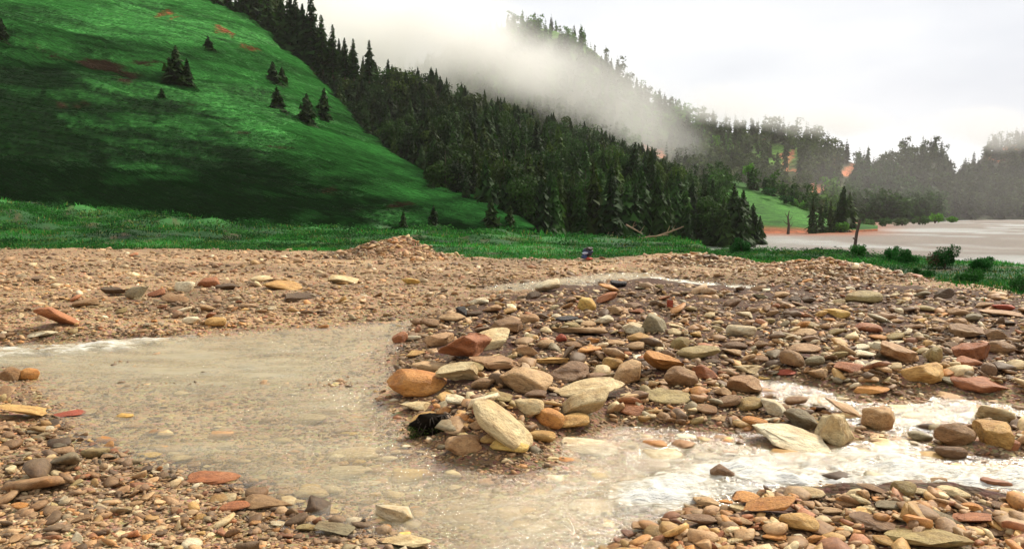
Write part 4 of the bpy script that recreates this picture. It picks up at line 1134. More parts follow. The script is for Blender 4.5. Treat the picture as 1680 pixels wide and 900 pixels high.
def tree(x, y, z, h, crown, tint, label, group, cat='tree', name='conifer_tree', wide=1.0):
    e = bpy.data.objects.new(name, None); col.objects.link(e)
    e.location = (x, y, z - 0.15); e.empty_display_size = 0.5
    e.scale = (h * wide, h * wide, h)
    e.rotation_euler = (RS.normal(0, .02), RS.normal(0, .02), RS.uniform(0, 6.28))
    c = link('crown', crown, e); c.color = (*tint, 1)
    link('trunk', TRK, e)
    tag(e, label, cat, group)
    return e

def where_label(u, t, look):
    row = 'at the foot' if t < 0.12 else 'low' if t < 0.3 else 'midway up' if t < 0.6 else 'high'
    near = ('behind the hill shoulder' if u < 640 else 'beside the grassy hill' if u < 800 else 'above the cloth bundle' if u < 980 else
            'above the fallen branches' if u < 1130 else 'at the river plain end')
    return f'{look} {row} on the wooded slope, {near}', f'{look} {row}, {near}'

count = 0
# lone trees on the grassy hill (u, base v, height px, crown, label)
def A_t(u, v):
    ts = np.linspace(0, 1, 400)
    x, y, z = hillA(np.full(400, float(u)), ts)
    pu, pv = project(x, y, z)
    i = int(np.argmin(np.abs(pv - v)))
    return float(x[i]), float(y[i]), float(z[i])
LONE = [
 (288, 136, 62, 3, 'dark bushy conifer clump highest on the open grassy hill', 1.5), (308, 140, 44, 1, 'smaller dark conifer leaning out right of the highest clump', 1.4),
 (266, 160, 18, 3, 'tiny dark bush-like conifer below the highest clump', 1.6),
 (455, 186, 44, 3, 'dark cone shaped young conifer alone on the bright shoulder', 1.7), (503, 204, 52, 1, 'broad dark conifer right of the cone shaped young one', 1.7),
 (448, 142, 42, 3, 'bushy conifer above the cone shaped young one', 1.6), (462, 138, 30, 1, 'low tree touching the bushy conifer on the shoulder', 1.8),
 (530, 200, 56, 0, 'dark conifer where the forest meets the bright shoulder', 1.6), (343, 84, 26, 3, 'small dark conifer on the upper hill near the red soil scars', 1.6),
 (3, 70, 40, 1, 'dark conifer cut by the left edge high on the hill', 1.6),
 (712, 382, 48, 3, 'dark conifer standing at the foot of the grassy hill', 1.3), (662, 374, 30, 1, 'small conifer left at the foot of the grassy hill', 1.4),
 (806, 384, 62, 3, 'tall dark conifer at the lower tip of the grassy hill', 1.4), (836, 388, 54, 1, 'dark conifer right of the tall one at the lower hill tip', 1.3),
]
for (u, v, hp, ck, lab, wide) in LONE:
    x, y, z = A_t(u, v)
    tree(x, y, z, hp * y / F, CON[ck], (0.7, 0.75, 0.6), lab, 'lone conifers on the grassy hill', wide=wide); count += 1
# front group at the right end of the spur
for (u, v, hp, D) in [(1168, 404, 60, 150), (1185, 404, 80, 152), (1203, 403, 104, 156), (1220, 402, 92, 158), (1236, 402, 70, 160), (1246, 400, 48, 164), (1212, 402, 80, 150), (1192, 404, 66, 148)]:
    x, y, z = [float(a) for a in unproj(u, v, D)]
    tree(x, y, z, 1.0 * hp * y / F, CON[[3, 1][count % 2]], (0.85, 0.85, 0.7), 'dark conifer in the clump where the wooded slope ends at the river plain', 'conifer clump at the end of the wooded slope', wide=1.2); count += 1
# ridge trees behind the shoulder of the grassy hill
for (u, v, hp) in [(352, 30, 60), (376, 40, 66), (398, 52, 62), (420, 62, 72), (440, 75, 74), (462, 88, 70), (486, 98, 78), (511, 112, 92), (530, 118, 70), (546, 125, 64), (566, 128, 50), (581, 130, 50), (606, 134, 52), (300, 14, 40), (325, 20, 50), (408, 40, 60), (474, 80, 66), (497, 100, 70)]:
    x, y, z = [float(a) for a in unproj(u, v, 228 if u > 420 else 232)]
    k = (u * 7) % 5
    tree(x, y, z, 1.3 * hp * y / F, CON[k], (0.7, 0.85, 0.6), ('dark conifer on the skyline ridge above the grassy hill, left of the tallest' if u < 505 else 'tallest dark conifer on the skyline ridge above the grassy hill' if u < 520 else 'dark conifer on the skyline ridge, right of the tallest one'),
         None if 505 <= u < 520 else ('skyline conifers left of the tallest' if u < 505 else 'skyline conifers right of the tallest'), wide=1.15); count += 1

# spur forest
def forest(fn, n, u0, u1, hmin, hmax, seed, tr=(0.0, 1.0), gap=0.0, keepfn=None):
    rs = np.random.RandomState(seed)
    u = rs.uniform(u0, u1, n); t = rs.uniform(tr[0], tr[1], n) ** 1.0
    x, y, z = fn(u, t)
    pu, pv = project(x, y, z)
    hh = rs.uniform(hmin, hmax, n)
    ok = np.ones(n, bool)
    if keepfn is not None: ok = keepfn(pu, pv, rs)
    return [a[ok] for a in (x, y, z, pu, pv, hh, t)]

def keepB(pu, pv, rs):
    lim = np.interp(pu, [300, 430, 520, 600, 700, 800, 860], [20, 42, 128, 216, 288, 356, 395])
    k = (pv < lim + 30 + rs.normal(0, 14, len(pu))) | (pu > 860)
    k &= (pu < 1135) | ((pu < 1180) & (pv > 372))
    k &= rs.rand(len(pu)) > 0.8 * patches(pu, pv, [(1068, 245, 14, 10), (1155, 322, 20, 26), (745, 190, 14, 12)])
    return k
x, y, z, pu, pv, hh, t = forest(hillB, 1450, 420, 1265, 6.5, 13.5, 501, (0.0, 1.04), keepfn=keepB)
order = np.argsort(-(hh / y) + 0.00002 * pv)
n_ind = 292 - count
rest_B = order[n_ind:]
for i in order[:n_ind]:
    b = RS.rand()
    if b < 0.2: cr, w = BRD[RS.randint(3)], 1.0
    else: cr, w = CON[RS.randint(5)], RS.uniform(0.95, 1.25)
    hs = hh[i] * (0.8 if pu[i] < 700 else 1.0)
    look = ('tall ' if hs > 12.5 else 'short ') + ('round-crowned dark tree' if b < 0.2 else 'slim dark conifer' if w < 1.1 else 'broad dark conifer')
    lab, grp = where_label(pu[i], t[i], look)
    tree(x[i], y[i], z[i], hs, cr, tuple(np.array([1.4, 1.15, 0.7] if RS.rand() < 0.25 else [0.85, 1.0, 0.75]) * RS.uniform(0.6, 1.6) * (0.75 if pu[i] < 900 else 1.15)), lab, grp, wide=w); count += 1

# the rest of the woods: low-detail crowns joined
def merge_trees(name, sets, label, nl=9, nb_=8, nr_=130, lf_=0.07):
    rs = np.random.RandomState(601)
    low = [conifer_crown(rs, nl, nb_, 1, spread=[0.16, 0.2, 0.13][k], droop=0.3) for k in range(3)]
    lowb = [round_crown(rs, nr_, 0.25, 0.15, lf_, (0.02, 0.044, 0.010)) for k in range(3)]
    Ps, Cs = [], []
    for (x, y, z, h, tint, broad) in sets:
        m = len(x)
        for k in range(3):
            for bank, sel in ((low, ~broad), (lowb, broad)):
                q = np.where(sel & (np.arange(m) % 3 == k))[0]
                if not len(q): continue
                P, C = bank[k]
                a = rs.uniform(0, 6.28, len(q)); ca, sa = np.cos(a)[:, None], np.sin(a)[:, None]
                X = (P[None, :, 0] * ca - P[None, :, 1] * sa); Yv = (P[None, :, 0] * sa + P[None, :, 1] * ca); Zv = np.repeat(P[None, :, 2], len(q), 0)
                hq = h[q][:, None]; w = rs.uniform(0.9, 1.4, (len(q), 1))
                V = np.stack([X * hq * w + x[q][:, None], Yv * hq * w + y[q][:, None], Zv * hq + z[q][:, None] - 0.3], -1)
                Ps.append(V.reshape(-1, 3))
                Cs.append((C[None] * tint[q][:, None, :]).reshape(-1, 3))
                # trunk sliver
    P = np.concatenate(Ps); C = np.concatenate(Cs)
    me = tri_mesh(name, P, C, M_grass)
    tag(link(name, me), label, kind='stuff')
sets = []
r = rest_B
tn = RS.uniform(0.6, 1.7, (len(r), 1)) * np.where(RS.rand(len(r), 1) < 0.25, np.array([[1.5, 1.15, 0.7]]), np.array([[0.9, 1.0, 0.75]]))
sets.append((x[r], y[r], z[r], hh[r], tn, RS.rand(len(r)) < 0.2))
merge_trees('spur_woods', sets, 'dense dark conifer woods covering the spur', 20, 12, 520, 0.042)
sets = []
def keepC(pu, pv, rs):
    return rs.rand(len(pu)) > 1.3 * patches(pu, pv - 12, [(1075, 245, 26, 24), (1300, 278, 18, 34), (1392, 278, 24, 28), (1345, 312, 30, 16), (1258, 230, 12, 14), (1415, 318, 14, 14), (900, 60, 16, 14), (985, 115, 12, 12), (1270, 255, 40, 12), (1470, 300, 30, 16)])
x, y, z, pu, pv, hh, t = forest(hillC, 2700, 640, 1545, 9, 19, 502, (0.0, 1.03), keepfn=keepC)
n_ = fbm(x * 0.02, z * 0.04, 3, 77)
tn = RS.uniform(0.7, 1.5, (len(x), 1)) * np.where((n_ > 0.12)[:, None], np.array([[3.0, 3.3, 1.0]]), np.array([[2.0, 1.5, 0.9]]))
tn = np.where((pu > 1390)[:, None], RS.uniform(0.7, 1.4, (len(x), 1)) * np.array([[1.5, 1.6, 1.0]]), tn)
sets.append((x, y, z, hh, tn, RS.rand(len(x)) < 0.3))
x, y, z, pu, pv, hh, t = forest(hillK, 420, 1095, 1400, 5, 10.5, 505, (0.05, 1.05), keepfn=lambda pu, pv, rs: (pu + rs.normal(0, 10, len(pu)) < 1196) | ((pv < np.interp(pu, [1196, 1250, 1300, 1345], [300, 314, 334, 356]) + 3) & (rs.rand(len(pu)) < 0.5)) | ((rs.rand(len(pu)) < 0.04) & (pu < 1255)))
sets.append((x, y, z, hh, RS.uniform(0.8, 1.6, (len(x), 1)) * np.array([[1.3, 1.5, 0.9]]), RS.rand(len(x)) < 0.4))
merge_trees('mountain_woods', sets, 'mixed woods on the far misty mountain')
sets = []
x, y, z, pu, pv, hh, t = forest(hillD, 1000, 1400, 1820, 10, 21, 503, (0.0, 1.02))
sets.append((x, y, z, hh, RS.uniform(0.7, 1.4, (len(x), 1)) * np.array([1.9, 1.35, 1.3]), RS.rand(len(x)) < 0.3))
x, y, z, pu, pv, hh, t = forest(hillE, 420, 1560, 1850, 14, 26, 504, (0.0, 1.02))
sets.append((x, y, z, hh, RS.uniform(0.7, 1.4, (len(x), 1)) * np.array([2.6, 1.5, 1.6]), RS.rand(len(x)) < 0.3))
merge_trees('bluff_woods', sets, 'hazy woods on the farthest bluffs')

# ------------------------------------------------------------------ knoll trees, bank bushes, hedge
def bush_mesh(seed, n, w, h, leaf, colr, colr2=None):
    rs = np.random.RandomState(seed)
    T, C = [], []
    cl = [(rs.uniform(-.6, .6) * w / 2, rs.uniform(-.5, .5) * w / 2, rs.uniform(0.25, 0.7) * h, rs.uniform(.28, .5) * min(w, h * 1.3) * 0.6) for _ in range(10)]
    for i in range(n):
        a_, b_, c_, r = cl[rs.randint(10)]
        d = rs.normal(size=3); d /= np.linalg.norm(d)
        p = np.array([a_, b_, c_]) + d * r * rs.uniform(0.5, 1.05)
        p[2] = abs(p[2])
        a = rs.normal(size=3); a /= np.linalg.norm(a); b = np.cross(a, rs.normal(size=3)); b /= np.linalg.norm(b)
        s = leaf * rs.uniform(.6, 1.4)
        cc = np.array(colr if (colr2 is None or p[0] > -0.33 * w + rs.normal(0, .06 * w)) else colr2) * rs.uniform(.55, 1.6)
        T.append([p + a * s, p + b * s * .6, p - a * s]); C += [cc] * 3
    return tri_mesh('foliage', np.array(T).reshape(-1, 3), np.array(C), M_leaf)

def bush(u, vb, wpx, hpx, D, colr, label, name='bush', cat='bush', seed=0, n=900, colr2=None, group=None, leafpx=2.3):
    if D is None: wpx *= 1.2; hpx *= 1.35; n = int(n * 1.3)
    if D is None:
        s_ = (u - CX) / F
        Dd = float(np.interp(s_, g_s, gy))
        Dt = Dd + (5.0 if vb < 440 else 1.0)
        x, y, _z = [float(a) for a in unproj(u, vb, Dt)]
        z = float(H(np.array([x]), np.array([y]))[0])
    else:
        x, y, z = [float(a) for a in unproj(u, vb, D)]
    k = y / F
    e = bpy.data.objects.new(name, None); col.objects.link(e); e.location = (x, y, z); e.empty_display_size = 0.3
    f = link('foliage', bush_mesh(seed, n, wpx * k, hpx * k, leafpx * k, colr, colr2), e); f.color = (1, 1, 1, 1)
    for q in range(3):
        a = 2.1 * q
        link('stem', tube_mesh('stem', [(0, 0, -0.02), (math.cos(a) * wpx * k * .08, math.sin(a) * wpx * k * .08, hpx * k * .35), (math.cos(a) * wpx * k * .2, math.sin(a) * wpx * k * .2, hpx * k * .7)],
                               [0.9 * k, 0.7 * k, 0.3 * k], M_bark, 5), e)
    tag(e, label, cat, group)
    return e
GRN = (0.022, 0.11, 0.018); DGR = (0.016, 0.075, 0.013); LGR = (0.07, 0.20, 0.02)
bush(1550, 427, 46, 38, None, DGR, 'dense round dark green bush with a reddish left side on the grass bank', seed=1, n=2200, colr2=(0.10, 0.05, 0.035))
bush(1612, 423, 46, 20, None, GRN, 'low yellowish green bush right of the dense round one', seed=2, n=1500, colr2=None)
bush(1217, 417, 34, 19, None, DGR, 'small dark rounded shrub alone at the left end of the bank', seed=3, n=1300)
bush(1462, 424, 30, 18, None, GRN, 'leafy green bush left of the round one on the bank', seed=4, n=900)
bush(1486, 425, 36, 20, None, GRN, 'taller leafy green bush near the wooden post', seed=5, n=1100)
bush(1408, 424, 22, 18, None, GRN, 'bright green tuft bush at the foot of the wooden post', seed=6, n=700)
bush(1510, 468, 40, 16, None, DGR, 'dark scrub bush at the gravel edge of the bank', seed=7, n=900)
bush(1600, 466, 60, 20, None, DGR, 'wide dark green scrub bush low on the bank', seed=8, n=1300)
bush(1675, 494, 40, 22, None, DGR, 'dark bush at the right edge of the gravel', seed=9, n=900)
bush(1382, 378, 24, 14, 245, LGR, 'bright green rounded shrub on the red shelf', seed=10, n=500)
for i, (u, vb, w, h, c) in enumerate([(1425, 372, 36, 14, (0.05, 0.11, 0.03)), (1452, 371, 34, 15, (0.04, 0.09, 0.03)), (1480, 370, 36, 15, (0.05, 0.085, 0.03)), (1508, 368, 36, 15, (0.06, 0.12, 0.03)), (1534, 366, 36, 16, LGR), (1562, 364, 34, 10, LGR)]):
    bush(u, vb, w, h, 330 + i * 12, c, ['pale green first bush of the far hedge at its left end', 'grey green second bush of the far hedge', 'grey green third bush of the far hedge', 'mixed green fourth bush of the far hedge', 'bright yellow green tall fifth bush of the far hedge', 'low bright last bush of the far hedge at its right end'][i], seed=20 + i, n=500, group='far hedge along the river plain')
for i, (u, vb, w, h, D, c, lab) in enumerate([
    (1228, 296, 22, 34, 318, (0.12, 0.32, 0.03), 'bright lime green young tree on top of the knoll'),
    (1170, 304, 20, 20, 300, LGR, 'light green shrub left of the knoll'), (1303, 345, 18, 26, 300, (0.10, 0.26, 0.03), 'lime green shrub on the right side of the knoll'),
    (1318, 350, 16, 22, 298, (0.10, 0.26, 0.03), 'second lime green shrub right of the knoll'), (1262, 320, 30, 12, 300, DGR, 'dark scrub strip across the knoll'),
    (1290, 334, 30, 14, 296, DGR, 'dark scrub strip lower across the knoll')]):
    bush(u, vb, w, h, D, c, lab, name='shrub', cat='shrub', seed=40 + i, n=450)
for i, (u, vb, hp, D, ck, lab) in enumerate([(1333, 386, 66, 235, 2, 'slim dark conifer on the red shelf under the knoll'), (1346, 384, 50, 240, 0, 'shorter conifer right behind the slim one on the red shelf'), (1362, 384, 56, 245, 2, 'narrow conifer left of the bright shrub on the red shelf'),
                                          (1378, 384, 80, 250, 1, 'bushy dark conifer at the edge of the plain, beyond the wooden post'), (1391, 380, 66, 262, 3, 'second bushy conifer beyond the wooden post')]):
    x, y, z = [float(a) for a in unproj(u, vb, D)]
    tree(x, y, z, hp * y / F, CON[ck], (1.1, 1.0, 0.8), lab, None, wide=1.1)
# bare dead sapling
x, y, z = [float(a) for a in unproj(1293, 383, 228)]
e = bpy.data.objects.new('dead_sapling', None); col.objects.link(e); e.location = (x, y, z)
k = y / F
link('trunk', tube_mesh('trunk', [(0, 0, -.3), (1 * k, 0, 14 * k), (-1 * k, 0, 26 * k), (1 * k, 0, 38 * k)], [2.6 * k, 2.0 * k, 1.3 * k, .4 * k], M_bark, 7), e)
for j, (a, hgt, L) in enumerate([(0.3, 10, 9), (2.8, 15, 9), (0.2, 21, 7), (3.0, 26, 6), (1.5, 18, 7)]):
    link('branch', tube_mesh('branch', [(0, 0, hgt * k), (math.cos(a) * L * .6 * k, math.sin(a) * L * k * .5, (hgt + 3) * k), (math.cos(a) * L * k, math.sin(a) * L * k, (hgt + 8) * k)], [.9 * k, .6 * k, .2 * k], M_bark, 5), e)
tag(e, 'bare dark sapling standing on the red clay shelf', 'dead tree')

# ------------------------------------------------------------------ wooden post
x, y, _z = [float(a) for a in unproj(1399.0, 421.0, float(np.interp((1399 - CX) / F, g_s, gy)) + 5.5)]
z = float(H(np.array([x]), np.array([y]))[0])
k = y / F
e = bpy.data.objects.new('wooden_post', None); col.objects.link(e); e.location = (x, y, z)
k *= 1.25
link('shaft', tube_mesh('shaft', [(0, 0, -8 * k), (0.5 * k, 0, 0), (2.5 * k, 0.2 * k, 15 * k), (4.2 * k, 0, 32 * k), (8 * k, 0, 49 * k)], [2.3 * k, 2.2 * k, 2.1 * k, 1.9 * k, 1.7 * k], M_wood, 9), e)
link('knot', tube_mesh('knot', [(2 * k, -2 * k, 24 * k), (-1.5 * k, -2.4 * k, 25.5 * k)], [1.2 * k, 0.8 * k], M_wood, 6), e)
tag(e, 'weathered brown wooden post leaning right at the edge of the grass bank', 'post')

# ------------------------------------------------------------------ root clump, bundle, drift wood
def root_clump():
    rs = np.random.RandomState(9)
    x, y, z = [float(a) for a in hit(np.array([705.0]), np.array([716.0]))]
    k = y / F
    e = bpy.data.objects.new('root_clump', None); col.objects.link(e); e.location = (x, y + 0.1, ZW + 0.01)
    p = stone_shape(ICO4[0], rs, 'round') * 0.5
    p = p * (1 + 0.16 * np.sin(9 * p[:, :1] + 5 * p[:, 1:2]) * np.cos(11 * p[:, 2:3]))
    m = simple_mat('wet_peat', (0.007, 0.005, 0.003), 1.0, 14, 0.6, 0.05)
    o = link('peat_core', mesh_np('peat_core', p * np.array([66 * k, 42 * k, 46 * k]) + np.array([0, 0, 18 * k]), ICO4[1], m), e)
    mr = simple_mat('dark_roots', (0.03, 0.019, 0.010), 0.7, 20, 0.6)
    for i in range(44):
        a = rs.uniform(-3.1, 0.2); r = rs.uniform(16, 32) * k
        c = np.array([math.cos(a) * r * 1.15, math.sin(a) * r * 0.7, rs.uniform(14, 38) * k])
        pts = [c * 0.55 + np.array([0, 0, 14 * k]), c, c + np.array([rs.normal(0, 6) * k, -rs.uniform(2, 6) * k, -rs.uniform(6, 20) * k])]
        link('root', tube_mesh('root', pts, [1.7 * k, 1.2 * k, .4 * k], mr, 5), e)
    T, C = [], []
    for i in range(900):
        c = np.array([rs.normal(0, 20), -rs.uniform(6, 26), rs.uniform(0, 20)]) * k
        if i % 3: c[0] = rs.choice([-30, 26]) * k + rs.normal(0, 5) * k
        a = rs.normal(size=3); a /= np.linalg.norm(a); b = np.cross(a, rs.normal(size=3)); b /= np.linalg.norm(b)
        T.append([c + a * 3 * k, c + b * 1.2 * k, c - a * 3 * k]); C += [np.array([0.05, 0.075, 0.015]) * rs.uniform(.3, 1.6)] * 3
    f = link('moss', tri_mesh('moss', np.array(T).reshape(-1, 3), np.array(C), M_leaf), e); f.color = (1, 1, 1, 1); f['kind'] = 'stuff'
    tag(e, 'black clump of wet roots and moss at the pool edge by the orange boulder', 'root clump')
root_clump()

def bundle():
    rs = np.random.RandomState(3)
    x, y, z = [float(a) for a in hit(np.array([962.0]), np.array([427.0]))]
    k = y / F
    e = bpy.data.objects.new('cloth_bundle', None); col.objects.link(e); e.location = (x, y, z)
    def lump(nm, c, s, colr, seed, kind='round'):
        p = stone_shape(ICO3[0], np.random.RandomState(seed), kind) * 0.5
        p = p * (1 + 0.1 * np.sin(14 * p[:, :1] + 9 * p[:, 2:3]))
        link(nm, mesh_np(nm, p * np.array(s) * k + np.array(c) * k, ICO3[1], simple_mat(nm, colr, 0.55, 30 / k * 0.02, 0.4)), e)
    lump('dark_cloth', (2, 0, 13), (17, 12, 14), (0.02, 0.022, 0.045), 1)
    lump('pale_fold', (-3, -4.5, 12), (11, 5, 5), (0.45, 0.5, 0.62), 2, 'lens')
    lump('blue_fold', (-4, -3, 7), (10, 8, 8), (0.03, 0.05, 0.13), 4)
    lump('top_fold', (4, 0, 19), (13, 9, 6), (0.05, 0.035, 0.03), 6, 'lens')
    lump('red_cloth', (4, -4, 3), (12, 7, 6), (0.45, 0.07, 0.04), 5)
    tag(e, 'small dark blue and white bundle with a red base at the edge of the gravel', 'bundle')
bundle()

def drift(u, v, D, L, ang, label, seed):
    x, y, z = [float(a) for a in unproj(u, v, D)]
    k = y / F; rs = np.random.RandomState(seed)
    e = bpy.data.objects.new('fallen_branch', None); col.objects.link(e); e.location = (x, y, z)
    c, s = math.cos(ang), math.sin(ang)
    link('limb', tube_mesh('limb', [(-L * .5 * c * k, 0, -L * .5 * s * k), (0, 0, rs.normal(0, 2) * k), (L * .5 * c * k, 0, L * .5 * s * k)], [1.7 * k, 1.4 * k, .6 * k], M_drift, 6), e)
    for i in range(3):
        f = rs.uniform(-.3, .4) * L
        link('twig', tube_mesh('twig', [(f * c * k, 0, f * s * k), ((f * c + rs.uniform(3, 9)) * k, -1 * k, (f * s + rs.uniform(6, 14)) * k)], [.7 * k, .2 * k], M_drift, 5), e)
    tag(e, label, 'branch')
M_drift = simple_mat('drift_wood', (0.26, 0.17, 0.10), 0.85)
drift(1062, 392, 95, 70, 0.2, 'long pale brown fallen branch rising to the right in the brushwood', 1)
drift(1098, 380, 100, 50, 0.35, 'upper pale fallen branch near the conifer clump', 2)
drift(995, 392, 90, 26, 0.5, 'short fallen branch left in the brushwood', 3)
drift(1040, 376, 100, 30, -0.5, 'thin branch slanting down to the right above the long one', 4)

# ------------------------------------------------------------------ grass
def blades(name, X, Y, Z, h, w, colr, lean, label, seed, leanvec=(0, 0)):
    rs = np.random.RandomState(seed)
    n = len(X); a = rs.uniform(0, 6.28, n)
    d = np.stack([np.cos(a), np.sin(a)], 1) * w[:, None]
    b = np.stack([X, Y, Z - 0.03], 1)
    tip = b + np.stack([rs.normal(0, lean, n) * h + leanvec[0] * h, rs.normal(0, lean, n) * h + leanvec[1] * h, h], 1)
    p0 = b.copy(); p0[:, :2] += d; p1 = b.copy(); p1[:, :2] -= d
    P = np.stack([p0, p1, tip], 1).reshape(-1, 3)
    me = tri_mesh(name, P, np.repeat(colr, 3, 0), M_grass)
    tag(link(name, me), label, kind='stuff')

def meadow():
    rs = np.random.RandomState(12)
    n = 150000
    U = rs.uniform(-200, 1880, n); V = rs.uniform(330, 500, n)
    D = None
    # sample in azimuth and distance with even coverage in the picture
    s = (U - CX) / F
    Dg = np.interp(s, g_s, gy); Df = np.where(s < 0.25, np.interp(s, f_s, fy_), Dg + 22)
    q = rs.rand(n)
    D0 = Dg - 0.1 - rs.exponential(0.55, n) * (rs.rand(n) < 0.5)
    Y = 1 / (1 / D0 + (1 / (Df + 3) - 1 / D0) * q)
    X = s * Y
    Z = H(X, Y)
    g = fbm(X * 0.25, Y * 0.4, 4, 71); g2 = fbm(X * 1.2, Y * 1.8, 3, 72)
    k = Z > -1.2 if False else np.ones(n, bool)
    k &= ~((s > 0.26) & (Z < -1.0))
    k &= rs.rand(n) > sstep(0.15, 0.5, g2) * 0.7
    X, Y, Z, g, g2, s = X[k], Y[k], Z[k], g[k], g2[k], s[k]
    m = len(X)
    h = (0.05 + 0.11 * rs.rand(m) * (1 + g)) * np.clip(Y / 35, 0.8, 2.4)
    w = 0.02 * np.clip(Y / 30, 0.8, 3) * rs.uniform(.7, 1.5, m)
    c = np.array([0.022, 0.12, 0.016]) * rs.uniform(.5, 1.6, (m, 1)) * (1 + 1.5 * np.clip(g, -0.5, 1))[:, None]
    y_ = (rs.rand(m) < 0.08)
    c[y_] = np.array([0.22, 0.22, 0.05]) * rs.uniform(.6, 1.2, (y_.sum(), 1))
    blades('meadow_grass', X, Y, Z, h, w, np.clip(c, 0, 1), 0.35, 'short green grass between the gravel and the hills', 13)
    # taller weeds on humps
meadow()

def hillgrass():
    rs = np.random.RandomState(14)
    n = 150000
    u = rs.uniform(-120, 850, n); t = rs.uniform(0, 1.02, n) ** 1.0
    x, y, z = hillA(u, t)
    pu, pv = project(x, y, z)
    k = (pv > -40)
    x, y, z, pu, pv, t = x[k], y[k], z[k], pu[k], pv[k], t[k]
    m = len(x)
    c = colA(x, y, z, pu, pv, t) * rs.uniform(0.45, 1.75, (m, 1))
    L = rs.uniform(0.6, 2.0, m) * (0.5 + 0.9 * (fbm(x * 0.04, z * 0.1, 3, 15) > -0.1))
    # long blades combed down and to the right
    fl = 0.45 * fbm(x * 0.02, z * 0.03, 2, 16)
    d = np.stack([0.9 + 0 * x, -0.25 + 0 * x, -0.30 + fl], 1); d /= np.linalg.norm(d, axis=1, keepdims=True)
    b = np.stack([x, y, z - 0.02], 1)
    mid = b + np.array([0, -0.05, 0.35]) * L[:, None] * 0.45
    tip = b + d * L[:, None] + np.array([0, -0.1, 0.06])
    w = 0.05 * rs.uniform(.6, 1.4, m)
    p0 = b + np.array([0, 0, 1.0]) * w[:, None]; p1 = b - np.array([0, 0, 1.0]) * w[:, None]
    m1 = mid + d * L[:, None] * .35
    P = np.stack([p0, p1, m1, p1 * 0 + m1 + np.array([0, 0, 1.0]) * w[:, None], m1 - np.array([0, 0, 1.0]) * w[:, None] * .5, tip], 1).reshape(-1, 3)
    C = np.repeat(np.clip(c, 0, 1), 6, 0)
    me = tri_mesh('hill_grass', P, C, M_grass)
    tag(link('hill_grass', me), 'long combed grass on the green hillside', kind='stuff')
hillgrass()

def scrub():
    rs = np.random.RandomState(31)
    Ps, Cs = [], []
    bank = []
    for q in range(5):
        r_ = np.random.RandomState(700 + q); T = []
        for i in range(150):
            d = r_.normal(size=3); d[2] = abs(d[2]); d /= np.linalg.norm(d)
            p = d * r_.uniform(0.55, 1.0) * np.array([1, 1, 0.55]) * (1 + 0.3 * math.sin(5 * d[0] + q) * math.cos(4 * d[1]))
            a = r_.normal(size=3); a /= np.linalg.norm(a); b = np.cross(a, r_.normal(size=3)); b /= np.linalg.norm(b)
            sz_ = r_.uniform(.05, .13)
            T.append([p + a * sz_, p + b * sz_ * .6, p - a * sz_])
        bank.append(np.array(T))
    n = 2200
    u = rs.uniform(-150, 1850, n)
    s = (u - CX) / F
    Dg = np.interp(s, g_s, gy); Df = np.where(s < 0.22, np.interp(s, f_s, fy_) - 2, Dg + 9)
    q = rs.rand(n) ** 0.9
    y = 1 / (1 / (Dg + 0.2) + (1 / Df - 1 / (Dg + 0.2)) * q)
    x = s * y
    z = H(x, y)
    cl = fbm(x * 0.12, y * 0.25, 3, 33)
    for i in range(n):
        if (s[i] > 0.24 and z[i] < -0.6) or cl[i] < -0.12 + rs.normal(0, .12) or MH(x[i:i+1], y[i:i+1])[0] > 0.05: continue
        r = rs.uniform(7, 22) * y[i] / F * (1.3 if y[i] > 50 else 1)
        T = bank[rs.randint(5)] * r * np.array([1.25, 1, rs.uniform(.5, 1.0)])
        Ps.append((T + np.array([x[i], y[i], z[i] - 0.03])).reshape(-1, 3))
        base = np.array([[0.010, 0.05, 0.008], [0.02, 0.11, 0.014], [0.045, 0.17, 0.025], [0.10, 0.16, 0.03]][rs.choice(4, p=[.45, .3, .18, .07])])
        Cs.append(np.repeat(base * rs.uniform(.5, 1.5, (150, 1)), 3, 0))
    # dark shrubs and tussocks over the lower hill
    n = 420
    u = rs.uniform(-100, 800, n); t = rs.uniform(0.0, 0.55, n) ** 1.3
    x, y, z = hillA(u, t)
    for i in range(n):
        if fbm(x[i:i+1] * 0.05, z[i:i+1] * 0.12, 3, 44)[0] < 0.08: continue
        r = rs.uniform(4, 11) * y[i] / F
        T = bank[rs.randint(5)] * r * np.array([1.8, 1, 0.8])
        Ps.append((T + np.array([x[i], y[i], z[i]])).reshape(-1, 3))
        Cs.append(np.repeat(np.array([0.006, 0.03, 0.004]) * rs.uniform(.5, 1.6, (150, 1)), 3, 0))
    tag(link('scrub', tri_mesh('scrub', np.concatenate(Ps), np.concatenate(Cs), M_grass)), 'low scrub and weeds along the foot of the hills', kind='stuff')
scrub()

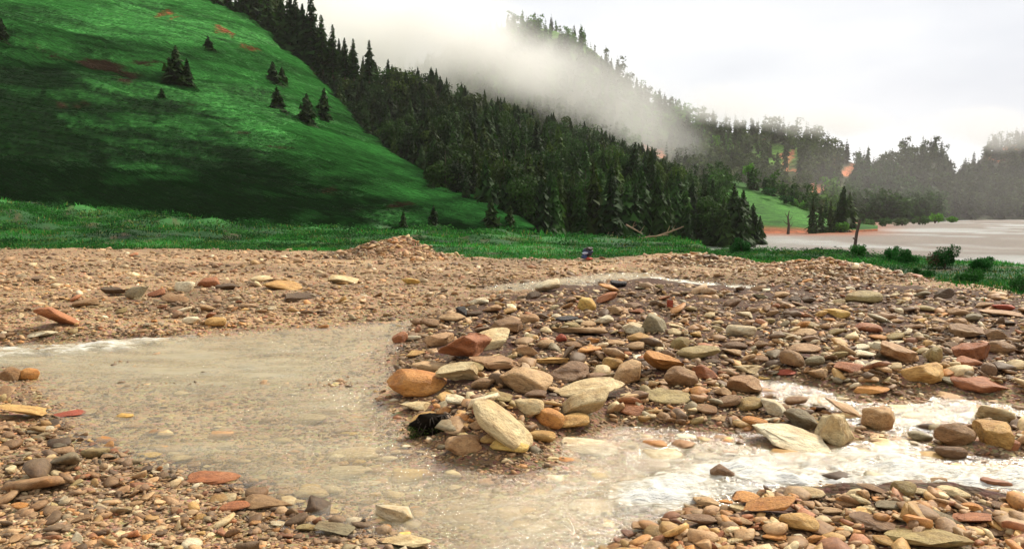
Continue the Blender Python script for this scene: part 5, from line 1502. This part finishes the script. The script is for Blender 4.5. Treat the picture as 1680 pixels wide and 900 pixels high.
def pool_stones():
    rs = np.random.RandomState(91)
    n = 2600
    U = rs.uniform(0, 1680, n); V = 560 + 330 * rs.rand(n) ** 0.7
    W = np.zeros(n, bool)
    for P in WATER: W |= inside_px(U, V, P)
    dens = np.where(U < 640, sstep(600, 760, V) * 0.24 + 0.03, 0.3) * (0.5 + 1.2 * np.clip(fbm(U * 0.01, V * 0.02, 3, 5) + 0.3, 0, 1))
    k = W & (rs.rand(n) < dens)
    U, V = U[k], V[k]
    x, y, z = hit(U, V)
    m = len(x); base = ICO2
    bank = np.array([stone_shape(base[0], np.random.RandomState(900 + i), ['slab', 'block', 'lens'][i % 3]) * 0.5 for i in range(9)])
    w = (14 + rs.exponential(14, m)) * y / F
    P = bank[rs.randint(0, 9, m)] * np.stack([w, w * rs.uniform(.6, 1, m), w * rs.uniform(.16, .3, m)], 1)[:, None, :]
    a = rs.uniform(-.5, .5, m); ca, sa = np.cos(a)[:, None], np.sin(a)[:, None]
    P = np.stack([P[:, :, 0] * ca - P[:, :, 1] * sa, P[:, :, 0] * sa + P[:, :, 1] * ca, P[:, :, 2]], -1)
    P = P + np.stack([x, y, np.minimum(z + 0.01, ZW - 0.004)], 1)[:, None, :]
    pal = np.array([CREAM, WHIT, YELL, TAN, OCHR, PINK, BRWN, ORNG])
    cc = pal[rs.choice(8, m, p=[.22, .2, .12, .14, .08, .08, .12, .04])] * rs.uniform(.75, 1.15, (m, 1))
    nv = len(base[0])
    faces = (base[1][None] + (np.arange(m) * nv)[:, None, None]).reshape(-1, 3)
    me = mesh_np('streambed_stones', P.reshape(-1, 3), faces, M_rubble, True, np.clip(np.repeat(cc, nv, 0), 0, 1))
    tag(link('streambed_stones', me), 'flat pale stones lying under the shallow stream', kind='stuff')
pool_stones()

# ------------------------------------------------------------------ low cloud and haze
def cloud(u, v, D, ru, rv, rd, dens, nscale, lo, hi, label, colr=(1.0, 0.985, 0.955), roll=0):
    x, y, z = [float(a) for a in unproj(u, v, D)]
    k = y / F
    V, Fc = ICO3
    me = mesh_np('low_cloud', V, Fc, make_cloud_mat('low_cloud', dens, nscale, lo, hi, colr))
    o = link('low_cloud', me, loc=(x, y, z), scale=(ru * k, rd, rv * k), rot=(0, math.radians(roll), 0))
    tag(o, label, kind='stuff')
cloud(610, 35, 520, 440, 150, 120, 0.04, 0.013, 0.12, 0.75, 'thick cream cloud hiding the mountain above the spur', roll=12)
cloud(980, 165, 560, 310, 95, 70, 0.013, 0.016, 0.1, 0.75, 'thin mist trailing down the mountain flank', roll=24)
cloud(1250, 180, 560, 280, 48, 60, 0.018, 0.02, 0.16, 0.5, 'wisp of mist on the crest of the wooded mountain', roll=8)
cloud(1610, 215, 900, 170, 50, 70, 0.008, 0.01, 0.12, 0.45, 'mist over the farthest bluffs')
cloud(1560, 300, 480, 420, 95, 60, 0.0013, 0.01, 0.0, 0.5, 'thin haze lying over the far end of the valley', (0.98, 0.93, 0.94))
cloud(1180, 260, 410, 380, 110, 60, 0.0005, 0.012, 0.0, 0.5, 'thin veil in front of the wooded mountain', (0.98, 0.95, 0.93))

hz = mesh_np('haze', np.array([(sx * 1700, (-150 if sy < 0 else 2300), (-9 if sz < 0 else 330)) for sx in (-1, 1) for sy in (-1, 1) for sz in (-1, 1)], float),
             np.array([(0, 1, 3, 2), (4, 6, 7, 5), (0, 4, 5, 1), (2, 3, 7, 6), (0, 2, 6, 4), (1, 5, 7, 3)]))
m, nt, out = mat_new('haze')
pv_ = nt.nodes.new('ShaderNodeVolumePrincipled')
pv_.inputs['Color'].default_value = (0.97, 0.93, 0.92, 1)
pv_.inputs['Density'].default_value = 0.00007
nt.links.new(pv_.outputs[0], out.inputs['Volume'])
hz.materials.append(m)
tag(link('haze', hz), kind='stuff')
print('placed stones', len(placed), 'trees', count)
